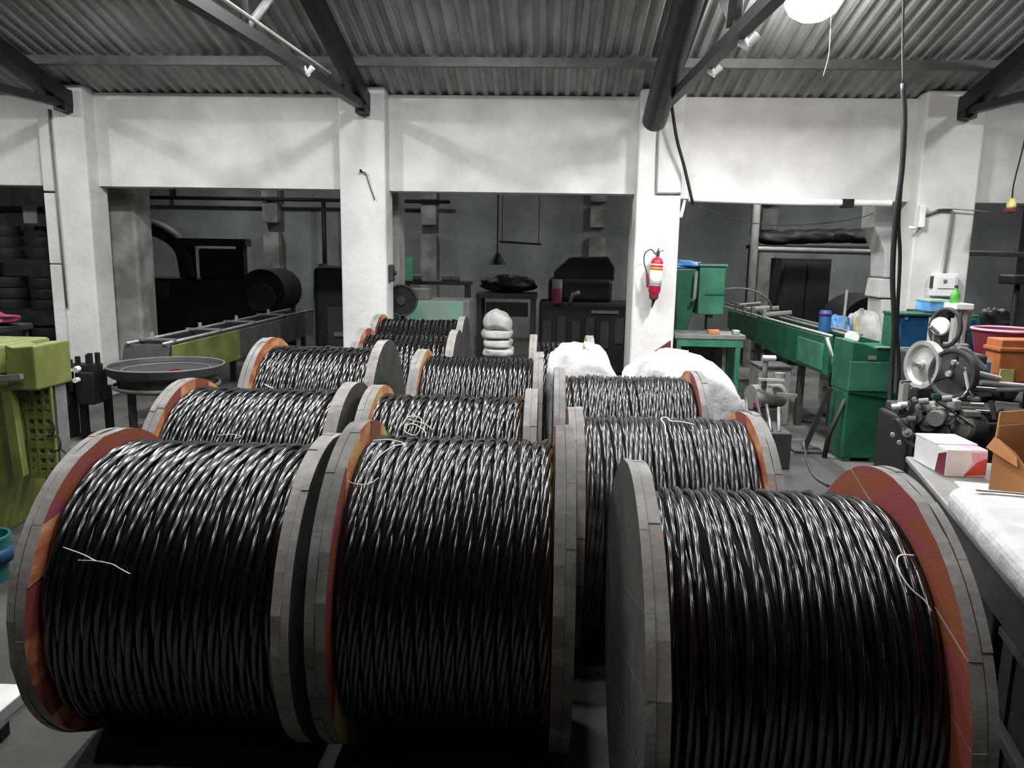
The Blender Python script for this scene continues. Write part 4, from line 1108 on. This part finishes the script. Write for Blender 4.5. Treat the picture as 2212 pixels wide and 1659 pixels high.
for i, (a, b, rr_) in enumerate((((2094, 838), (2150, 842), 0.016), ((2092, 846), (2138, 850), 0.012), ((2060, 885), (2160, 892), 0.014), ((2095, 855), (2140, 853), 0.010))):
    MB().tube([pick(a[0], a[1], 5.1), pick(b[0], b[1], 5.1)], rr_, 10).build('guide_bar', IRON, t, smooth='auto')
MB().tube([pick(2030, 893, 4.95) , pick(2020, 905, 4.85)], 0.05, 16).build('small_motor', GREY, t, smooth='auto')
m1, m2 = pick(2070, 922, 4.95), pick(2135, 918, 5.05)
MB().lathe([(0.0, 0.0), (0.04, 0.0), (0.075, 0.02), (0.08, 0.05), (0.08, 0.17), (0.06, 0.2), (0.0, 0.21)], m1, m2 - m1, 22).build('main_motor', GREY, t, smooth='auto')
for k in range(6):
    c = m1 + (m2 - m1).normalized() * (0.055 + 0.02 * k)
    MB().lathe([(0.08, -0.003), (0.088, -0.003), (0.088, 0.003), (0.08, 0.003)], c, m2 - m1, 22).build('cooling_fin', GREY_DARK, t)
MB().box(m1.x + 0.02, m1.x + 0.12, m1.y - 0.03, m1.y + 0.05, m1.z + 0.07, m1.z + 0.11).build('terminal_box', GREY, t, bevel=0.008)
MB().bar(pick(2018, 864, 4.9), pick(2100, 920, 4.9), 0.03, 0.006).build('drive_belt', BLACK, t)
MB().bar(pick(2012, 874, 4.95), pick(2094, 928, 4.95), 0.03, 0.006).build('drive_belt', GREY_DARK, t)
MB().box(pick(1948, 830, 5.0).x, pick(1962, 830, 5.0).x, 4.98, 5.04, pick(1950, 882, 5.0).z, pick(1950, 826, 5.0).z).build('left_post', ALU, t, bevel=0.006)
MB().bar(pick(1946, 825, 5.0), pick(1966, 824, 5.0), 0.03, 0.015).build('post_cap', CHROME, t)
MB().bar(pick(1968, 838, 5.0), pick(1984, 840, 5.0), 0.02, 0.015).build('stop_bar', CHROME, t)
MB().box(2.44, 2.52, 5.0, 5.1, 0.0, 0.74).build('front_leg', BLACK, t)
for k, (x, y) in enumerate(((1940, 876), (1926, 880), (1958, 905), (2000, 880), (2045, 900), (1985, 868), (2035, 862))):
    c = pick(x, y, 4.95)
    MB().tube([c, c + Vector((0.05, -0.02, 0.01))], 0.022 if k != 3 else 0.04, 10).build('bolt_boss', ALU if k < 2 else GREY, t, smooth='auto')
MB().tube(curve_pts([pick(1950, 925, 4.9), pick(1975, 940, 4.9), pick(2020, 938, 4.9), pick(2026, 950, 4.85), pick(1996, 958, 4.8)], 16), 0.008, 6).build('oil_line', IRON, t, smooth=True)
MB().tube(curve_pts([pick(1938, 905, 4.9), pick(1960, 930, 4.9), pick(1990, 946, 4.9), pick(2005, 955, 4.88)], 16), 0.01, 6).build('oil_line', GREY, t, smooth=True)
MB().box(pick(2012, 845, 5.0).x, pick(2026, 845, 5.0).x, 4.97, 5.0, pick(2012, 858, 5.0).z, pick(2012, 850, 5.0).z).build('green_tab', GREEN, t)

# more of the greasy works around the bed: gears, brackets, bosses and levers
for k, (x, y, d, r_, m) in enumerate(((1948, 890, 4.98, 0.035, GREY_DARK), (1975, 900, 4.96, 0.05, GREY_DARK), (2005, 915, 4.94, 0.055, GREY_DARK), (2035, 935, 4.92, 0.05, GREY_DARK), (1990, 880, 5.0, 0.035, GREY),
                                       (1960, 935, 4.9, 0.03, GREY), (2048, 905, 4.95, 0.04, GREY), (2015, 895, 4.93, 0.03, ALU))):
    c = pick(x, y, d)
    MB().lathe([(0.0, -0.03), (r_, -0.03), (r_, 0.02), (r_ * 0.5, 0.022), (r_ * 0.4, 0.04), (0.0, 0.042)], c, (-0.5, -0.8, 0.3), 14).build('gear_boss', m, t, smooth='auto')
for k, (a, b, w_) in enumerate((((1930, 905), (1952, 955), 0.02), ((1945, 950), (1990, 968), 0.02), ((1968, 870), (1972, 920), 0.025), ((2028, 872), (2050, 900), 0.02), ((2140, 865), (2150, 905), 0.025),
                                ((2150, 870), (2200, 875), 0.02), ((2160, 885), (2172, 905), 0.03))):
    MB().bar(pick(a[0], a[1], 4.96), pick(b[0], b[1], 4.93), w_, w_).build('bracket', (GREY_DARK, GREY)[k % 2], t)
for k, (x, y) in enumerate(((1942, 955), (1928, 938), (2018, 880), (1975, 862))):
    c = pick(x, y, 4.7 if y > 960 else 4.9)
    MB().tube([c, c + Vector((-0.01, -0.025, 0.0))], 0.014, 8).build('bolt', ALU, t, smooth='auto')
MB().tube(curve_pts([pick(2068, 752, 5.55), pick(2092, 760, 5.55), pick(2112, 782, 5.55), pick(2130, 800, 5.55)], 14), 0.022, 8).build('curved_arm', GREY, t, smooth=True)
MB().tube([pick(2090, 792, 5.55), pick(2130, 792, 5.55)], 0.014, 8).build('cross_bar', GREY, t, smooth=True)

for (x0, y0), (x1, y1) in (((2112, 806), (2160, 818)), ((2118, 826), (2212, 834)), ((2150, 842), (2260, 838))):
    MB().tube([pick(x0, y0, 5.5), pick(x1, y1, 5.5)], 0.02, 10).build('guide_rail', ALU, t, smooth='auto')

t = thing('blue_control_box', 'dark blue control box on the green cabinet behind the pulley wheels', 'control box', (2.8, 6.3, 0))
b0, b1 = pick(1945, 747, 6.2), pick(2014, 684, 6.2)
MB().box(b0.x, b1.x, 6.24, 6.5, 0.957, b1.z).build('box', BLUE, t, bevel=0.012)
MB().box(b0.x - 0.03, b1.x + 0.02, 6.22, 6.52, b1.z, b1.z + 0.02).build('lid', GREEN, t, bevel=0.004)
MB().box(b0.x - 0.025, b0.x - 0.003, 6.25, 6.5, 0.957, b1.z).build('side_rail', GREEN, t, bevel=0.004)
MB().box(b0.x + 0.03, b0.x + 0.05, 6.225, 6.24, b1.z - 0.03, b1.z - 0.01).build('catch', BLUE_LIGHT, t)
t = thing('white_side_stand', 'small white stand with a square top before the far right pillar', 'stand', (3.45, 6.5, 0))
s0, s1 = pick(2058, 668, 6.4), pick(2098, 656, 6.4)
MB().box(s0.x, s1.x, 6.35, 6.55, s0.z, s1.z).build('top', PORCELAIN, t, bevel=0.006)
for x in (s0.x + 0.03, s1.x - 0.06):
    MB().box(x, x + 0.035, 6.38, 6.42, 0.98, s0.z).build('column', ALU, t, bevel=0.005)
MB().box(s0.x, s1.x - 0.01, 6.34, 6.5, 0.94, 0.985).build('lower_plate', ALU, t, bevel=0.005)
MB().box(s0.x + 0.03, s1.x - 0.05, 6.38, 6.48, 0, 0.94).build('post', GREY_DARK, t)
b = pick(2066, 655, 6.42)
t = thing('green_bottle', 'bright green plastic bottle standing on the white stand', 'bottle', (b.x, 6.45, s1.z))
MB().lathe([(0.0, 0.0), (0.035, 0.0), (0.037, 0.01), (0.037, 0.06), (0.03, 0.085), (0.013, 0.11), (0.012, 0.125)], (b.x, 6.45, s1.z), (0, 0, 1), 18).build('bottle_body', BOTTLE, t, smooth='auto')
MB().lathe([(0.013, 0.122), (0.014, 0.145), (0.0, 0.146)], (b.x, 6.45, s1.z), (0, 0, 1), 12).build('cap', GREY_DARK, t, smooth='auto')
t = thing('light_blue_box', 'light blue box with a pale top beside the green bottle', 'box', (3.2, 6.6, 1.2))
l0, l1 = pick(2001, 672, 6.6), pick(2056, 648, 6.6)
MB().box(l0.x, l1.x, 6.55, 6.8, l0.z, l1.z - 0.02).build('box_body', BLUE_LIGHT, t, bevel=0.005)
MB().box(l0.x - 0.004, l1.x + 0.004, 6.545, 6.805, l1.z - 0.02, l1.z).build('lid', SEAFOAM, t, bevel=0.004)
t = thing('box_stand', 'dark stand under the light blue box', 'stand', (3.2, 6.65, 0))
MB().box(l0.x - 0.05, l1.x + 0.03, 6.54, 6.85, l0.z - 0.05, l0.z).build('top', GREY_DARK, t)
for x in (l0.x - 0.02, l1.x - 0.03):
    MB().box(x, x + 0.04, 6.6, 6.8, 0, l0.z - 0.05).build('leg', GREY_DARK, t)
t = thing('blue_post', 'blue and green post standing right of the white stand', 'post', (3.7, 6.6, 0))
k0, k1 = pick(2098, 760, 6.5), pick(2112, 690, 6.5)
MB().box(k0.x, k1.x, 6.5, 6.55, 0, k1.z).build('post', BLUE, t, bevel=0.004)
MB().box(k0.x + 0.01, k1.x + 0.05, 6.56, 6.6, 0, k1.z + 0.03).build('backing', GREEN, t, bevel=0.004)

# bench behind with bins
t = thing('side_bench', 'low dark bench carrying the red bin and orange crate at the right edge', 'bench', (3.9, 5.9, 0))
MB().box(3.62, 4.9, 5.78, 6.5, 0.70, 0.758).build('bench_top', GREY_DARK, t)
for x in (3.64, 4.8):
    for y in (5.80, 6.42):
        MB().box(x, x + 0.06, y, y + 0.06, 0, 0.70).build('leg', BLACK, t)
b0, b1 = pick(2140, 792, 5.9), pick(2260, 722, 5.9)
t = thing('red_bin', 'dull red plastic bin with a rolled rim at the right edge', 'bin', (b0.x + 0.2, 6.0, 0.76))
mb = MB()
mb.lathe([(0.0, 0.0), (0.17, 0.0), (0.24, b1.z - 0.76), (0.225, b1.z - 0.76), (0.16, 0.02), (0.0, 0.02)], (b0.x + 0.29, 6.26, 0.76), (0, 0, 1), 28)
mb.build('bin_body', RED_DARK, t, smooth='auto')
MB().tube([(b0.x + 0.29 + 0.24 * math.cos(q), 6.26 + 0.24 * math.sin(q), b1.z) for q in [2 * PI * i / 32 for i in range(33)]], 0.012, 6).build('rim', PINK, t, smooth=True)
o0, o1 = pick(2165, 800, 5.75), pick(2260, 737, 5.75)
t = thing('orange_crate', 'orange plastic crate in front of the red bin', 'crate', (o0.x + 0.15, 5.75, 0.76))
MB().box(o0.x, o1.x, 5.80, 6.0, 0.76, o1.z).build('crate_body', ORANGE, t, bevel=0.01)
MB().box(o0.x - 0.015, o1.x, 5.785, 6.01, o1.z - 0.09, o1.z - 0.06).build('rim', ORANGE, t, bevel=0.006)
MB().box(o0.x + 0.01, o0.x + 0.11, 5.785, 5.80, 0.76, 0.86).build('yellow_tag', YELLOW, t)
q0, q1 = pick(2132, 803, 5.7), pick(2160, 785, 5.7)
o = MB().box(q0.x, q1.x, 5.80, 5.88, 0.76, max(q1.z, 0.83)).build('blue_block', BLUE_LIGHT, bevel=0.008)
tag(o, 'small light blue block beside the orange crate', 'block')
p = pick(2192, 604, 8.7)
t = thing('black_stool', 'black topped tall stool beyond the far right pillar', 'stool', (p.x, 8.7, 0))
MB().box(p.x - 0.1, p.x + 0.22, 8.55, 8.85, p.z - 0.05, p.z + 0.05).build('seat', BLACK, t, bevel=0.02)
MB().tube([(p.x + 0.02, 8.7, 0.03), (p.x + 0.04, 8.7, p.z - 0.05)], 0.025, 10).build('stem', BLACK, t, smooth=True)
MB().lathe([(0.0, 0.0), (0.2, 0.0), (0.18, 0.03), (0.0, 0.04)], (p.x + 0.02, 8.7, 0), (0, 0, 1), 20).build('base', BLACK, t, smooth='auto')
t = thing('grey_bundle_pile', 'heap of grey scrap bundles beyond the far right pillar', 'heap', (5.2, 9.6, 0))
for k, (x, y, z, r_, m) in enumerate(((4.75, 9.2, 0.55, 0.22, GREY), (5.1, 9.3, 0.62, 0.25, GREY_DARK), (5.0, 9.25, 0.2, 0.35, GREY_DARK), (4.6, 9.1, 0.2, 0.2, GREY_DARK), (5.5, 9.3, 0.5, 0.25, GREY), (5.45, 9.3, 0.2, 0.3, GREY_DARK), (4.85, 9.25, 0.95, 0.2, GREY), (5.3, 9.3, 0.9, 0.22, GREY_DARK))):
    mb = MB(); sack_mesh(mb, (x, y, z), r_, r_ * 0.8, 0.2, 0.2 * k, e=0.8, seed=70 + k, lump=0.12, n=16, k=10)
    mb.build('bundle', m, t, smooth=True)

# ------------------------------------------------------------------ white table at the right edge
TA = Vector((1.60, 3.33, 0.0))
tu = Vector((-0.237, -0.9715, 0)); tv = Vector((0.9715, -0.237, 0))
tb = lambda u, v, z: TA + tu * u + tv * v + Vector((0, 0, z))


def tbox(mb, u0, u1, v0, v1, z0, z1, m=0):
    vs = [tb(u, v, z) for z in (z0, z1) for v in (v0, v1) for u in (u0, u1)]
    return mb.add(vs, [(0, 2, 3, 1), (4, 5, 7, 6), (0, 1, 5, 4), (2, 6, 7, 3), (0, 4, 6, 2), (1, 3, 7, 5)], m)


t = thing('packing_table', 'grey topped packing table with a dark apron at the right edge', 'table', tuple(tb(0.9, 0.5, 0)))
tbox(MB(), 0, 2.1, 0, 1.1, 0.775, 0.80).build('table_top', TABLE, t, bevel=0.006)
tbox(MB(), 0.02, 2.08, 0.015, 0.04, 0.64, 0.775).build('apron', GREY_DARK, t)
tbox(MB(), 0.015, 0.04, 0.02, 1.08, 0.64, 0.775).build('apron', GREY_DARK, t)
for u in (0.05, 2.0):
    for v in (0.05, 1.0):
        tbox(MB(), u, u + 0.05, v, v + 0.05, 0, 0.775).build('leg', GREY_DARK, t)
tbox(MB(), 0.08, 2.0, 0.06, 0.09, 0.25, 0.28).build('stretcher', GREY_DARK, t)
o = tbox(MB(), 0.80, 2.0, -0.035, 0.95, 0.802, 0.905).build('foam_sheet', WHITE, bevel=0.045, seg=5)
tag(o, 'thick white foam sheet lying on the near half of the packing table', 'foam sheet')
o = tbox(MB(), 0.38, 0.58, 0.10, 0.34, 0.801, 0.806).build('paper_sheet', PAPER)
tag(o, 'white paper sheet lying between the white box and the cardboard box', 'paper')
o = MB().tube(curve_pts([pick(2108, 1090, 2.45) + Vector((0, 0, 0)), pick(2130, 1103, 2.45), pick(2170, 1103, 2.44), pick(2240, 1116, 2.42)], 14), 0.009, 8).build('black_lead', BLACK, smooth=True)
zs = [v.co.z for v in o.data.vertices]
for v in o.data.vertices: v.co.z = 0.914 + (v.co.z - sum(zs) / len(zs)) * 0.12
tag(o, 'black lead lying across the white foam sheet', 'cable')

for nm, u0, u1, v0, v1, z1, lb in (('shade_crate', 0.15, 0.85, 0.14, 0.9, 0.55, 'black crate added to darken under the far end of the packing table'), ('shade_crate', 0.95, 1.85, 0.14, 0.9, 0.5, 'black crate added to darken under the near end of the packing table')):  # crates added to make the space under the table dark
    t = thing(nm, lb, 'crate', tuple(tb((u0 + u1) / 2, (v0 + v1) / 2, 0)), group='crates added to darken under the packing table')
    tbox(MB(), u0, u1, v0, v1, 0, z1).build('crate_body', BLACK, t, bevel=0.01)
    tbox(MB(), u0 - 0.012, u1 + 0.012, v0 - 0.012, v1 + 0.012, z1 - 0.05, z1 - 0.02).build('rim', GREY_DARK, t, bevel=0.006)
    for k in range(3):
        tbox(MB(), u0 + 0.1 + 0.2 * k, u0 + 0.13 + 0.2 * k, v0 - 0.01, v0, 0.03, z1 - 0.05).build('rib', BLACK, t)

# white carton with red print
t = thing('white_carton', 'white carton with pink and orange red print on the packing table', 'carton', (1.68, 3.15, 0.8))
wx0, wx1, wy0, wy1, wz0, wz1 = 1.605, 1.765, 3.01, 3.27, 0.801, 0.912
MB().box(wx0, wx1, wy0, wy1, wz0, wz1).build('carton_body', PAPER, t, bevel=0.003)
MB().box(wx0 - 0.002, wx1 + 0.002, wy0 + 0.08, wy1 + 0.002, wz1, wz1 + 0.006).build('lid_flap', PAPER, t)
MB().prism([(wx0 + 0.075, wz0 + 0.004), (wx0 + 0.105, wz0 + 0.06), (wx0 + 0.095, wz1 - 0.01), (wx1, wz1 - 0.01), (wx1, wz0 + 0.004)], lambda u, v, d: (u, d, v), wy0 - 0.0008, wy0 + 0.001).build('pink_print', PINK, t)
MB().prism([(wx0 + 0.075, wz0 + 0.006), (wx0 + 0.12, wz0 + 0.06), (wx0 + 0.15, wz1 - 0.035), (wx1, wz1 - 0.035), (wx1, wz0 + 0.012)], lambda u, v, d: (u, d, v), wy0 - 0.0016, wy0 + 0.001).build('red_print', REDPRINT, t)
MB().prism([(wy0 + 0.002, wz0 + 0.003), (wy0 + 0.075, wz0 + 0.003), (wy0 + 0.06, wz1 - 0.03), (wy0 + 0.002, wz1 - 0.01)], lambda u, v, d: (d, u, v), wx0 - 0.0008, wx0 + 0.001).build('red_side_print', RED_DARK, t)
MB().box(wx0 + 0.09, wx1, wy0 + 0.002, wy0 + 0.075, wz1 - 0.0002, wz1 + 0.001).build('pink_top_print', PINK, t)

# brown cardboard box, open flap and a torn hand hole
t = thing('cardboard_box', 'open brown cardboard box with a torn corner at the right edge of the table', 'cardboard box', (1.8, 2.75, 0.8))
c0 = Vector((1.60, 2.70, 0.0)); cu = Vector((0.36, -0.93, 0)).normalized(); cv = Vector((0.93, 0.36, 0)).normalized()
cb = lambda u, v, z: c0 + cu * u + cv * v + Vector((0, 0, z))


def cbox(mb, u0, u1, v0, v1, z0, z1):
    vs = [cb(u, v, z) for z in (z0, z1) for v in (v0, v1) for u in (u0, u1)]
    return mb.add(vs, [(0, 2, 3, 1), (4, 5, 7, 6), (0, 1, 5, 4), (2, 6, 7, 3), (0, 4, 6, 2), (1, 3, 7, 5)])


mb = MB()
fr = lambda u, v, d: cb(u, d, v)
mb.prism([(0.0, 0.803), (0.22, 0.803), (0.22, 0.93), (0.13, 0.955), (0.08, 1.0), (0.0, 1.04)], fr, 0.0, 0.006)
mb.build('left_wall', CARD, t)
cbox(MB(), 0, 0.006, 0.006, 0.33, 0.803, 1.08).build('far_wall', CARD, t)
cbox(MB(), 0.214, 0.22, 0.006, 0.33, 0.803, 1.0).build('near_wall', CARD, t)
cbox(MB(), 0.0, 0.22, 0.324, 0.33, 0.803, 1.04).build('right_wall', CARD, t)
cbox(MB(), 0.0, 0.22, 0.0, 0.33, 0.801, 0.806).build('bottom', CARD_IN, t)
mb = MB(); mb.add([cb(0.0, 0.0, 1.04), cb(0.006, 0.0, 1.04), cb(0.006, 0.33, 1.08), cb(0.0, 0.33, 1.08), cb(-0.02, 0.03, 1.125), cb(-0.014, 0.03, 1.125), cb(-0.014, 0.33, 1.125), cb(-0.02, 0.33, 1.125)],
                  [(0, 1, 2, 3), (4, 5, 6, 7), (0, 1, 5, 4), (1, 2, 6, 5), (2, 3, 7, 6), (3, 0, 4, 7)])
mb.build('raised_flap', CARD, t)
mb = MB(); mb.add([cb(0.0, -0.002, 1.04), cb(0.09, -0.002, 0.99), cb(0.11, -0.02, 0.96), cb(-0.01, -0.025, 1.0), cb(0.0, 0.002, 1.04), cb(0.09, 0.002, 0.99), cb(0.11, -0.016, 0.96), cb(-0.01, -0.021, 1.0)],
                  [(0, 1, 2, 3), (4, 5, 6, 7), (0, 1, 5, 4), (1, 2, 6, 5), (2, 3, 7, 6), (3, 0, 4, 7)])
mb.build('folded_flap', CARD, t)
o = MB(); sack_mesh(o, cb(0.11, 0.17, 0.9), 0.09, 0.1, 0.09, 0, e=0.7, seed=91, lump=0.1)
tag(o.build('dark_red_pouch', RED_DARK, smooth=True), 'dark red pouch inside the torn cardboard box', 'pouch')
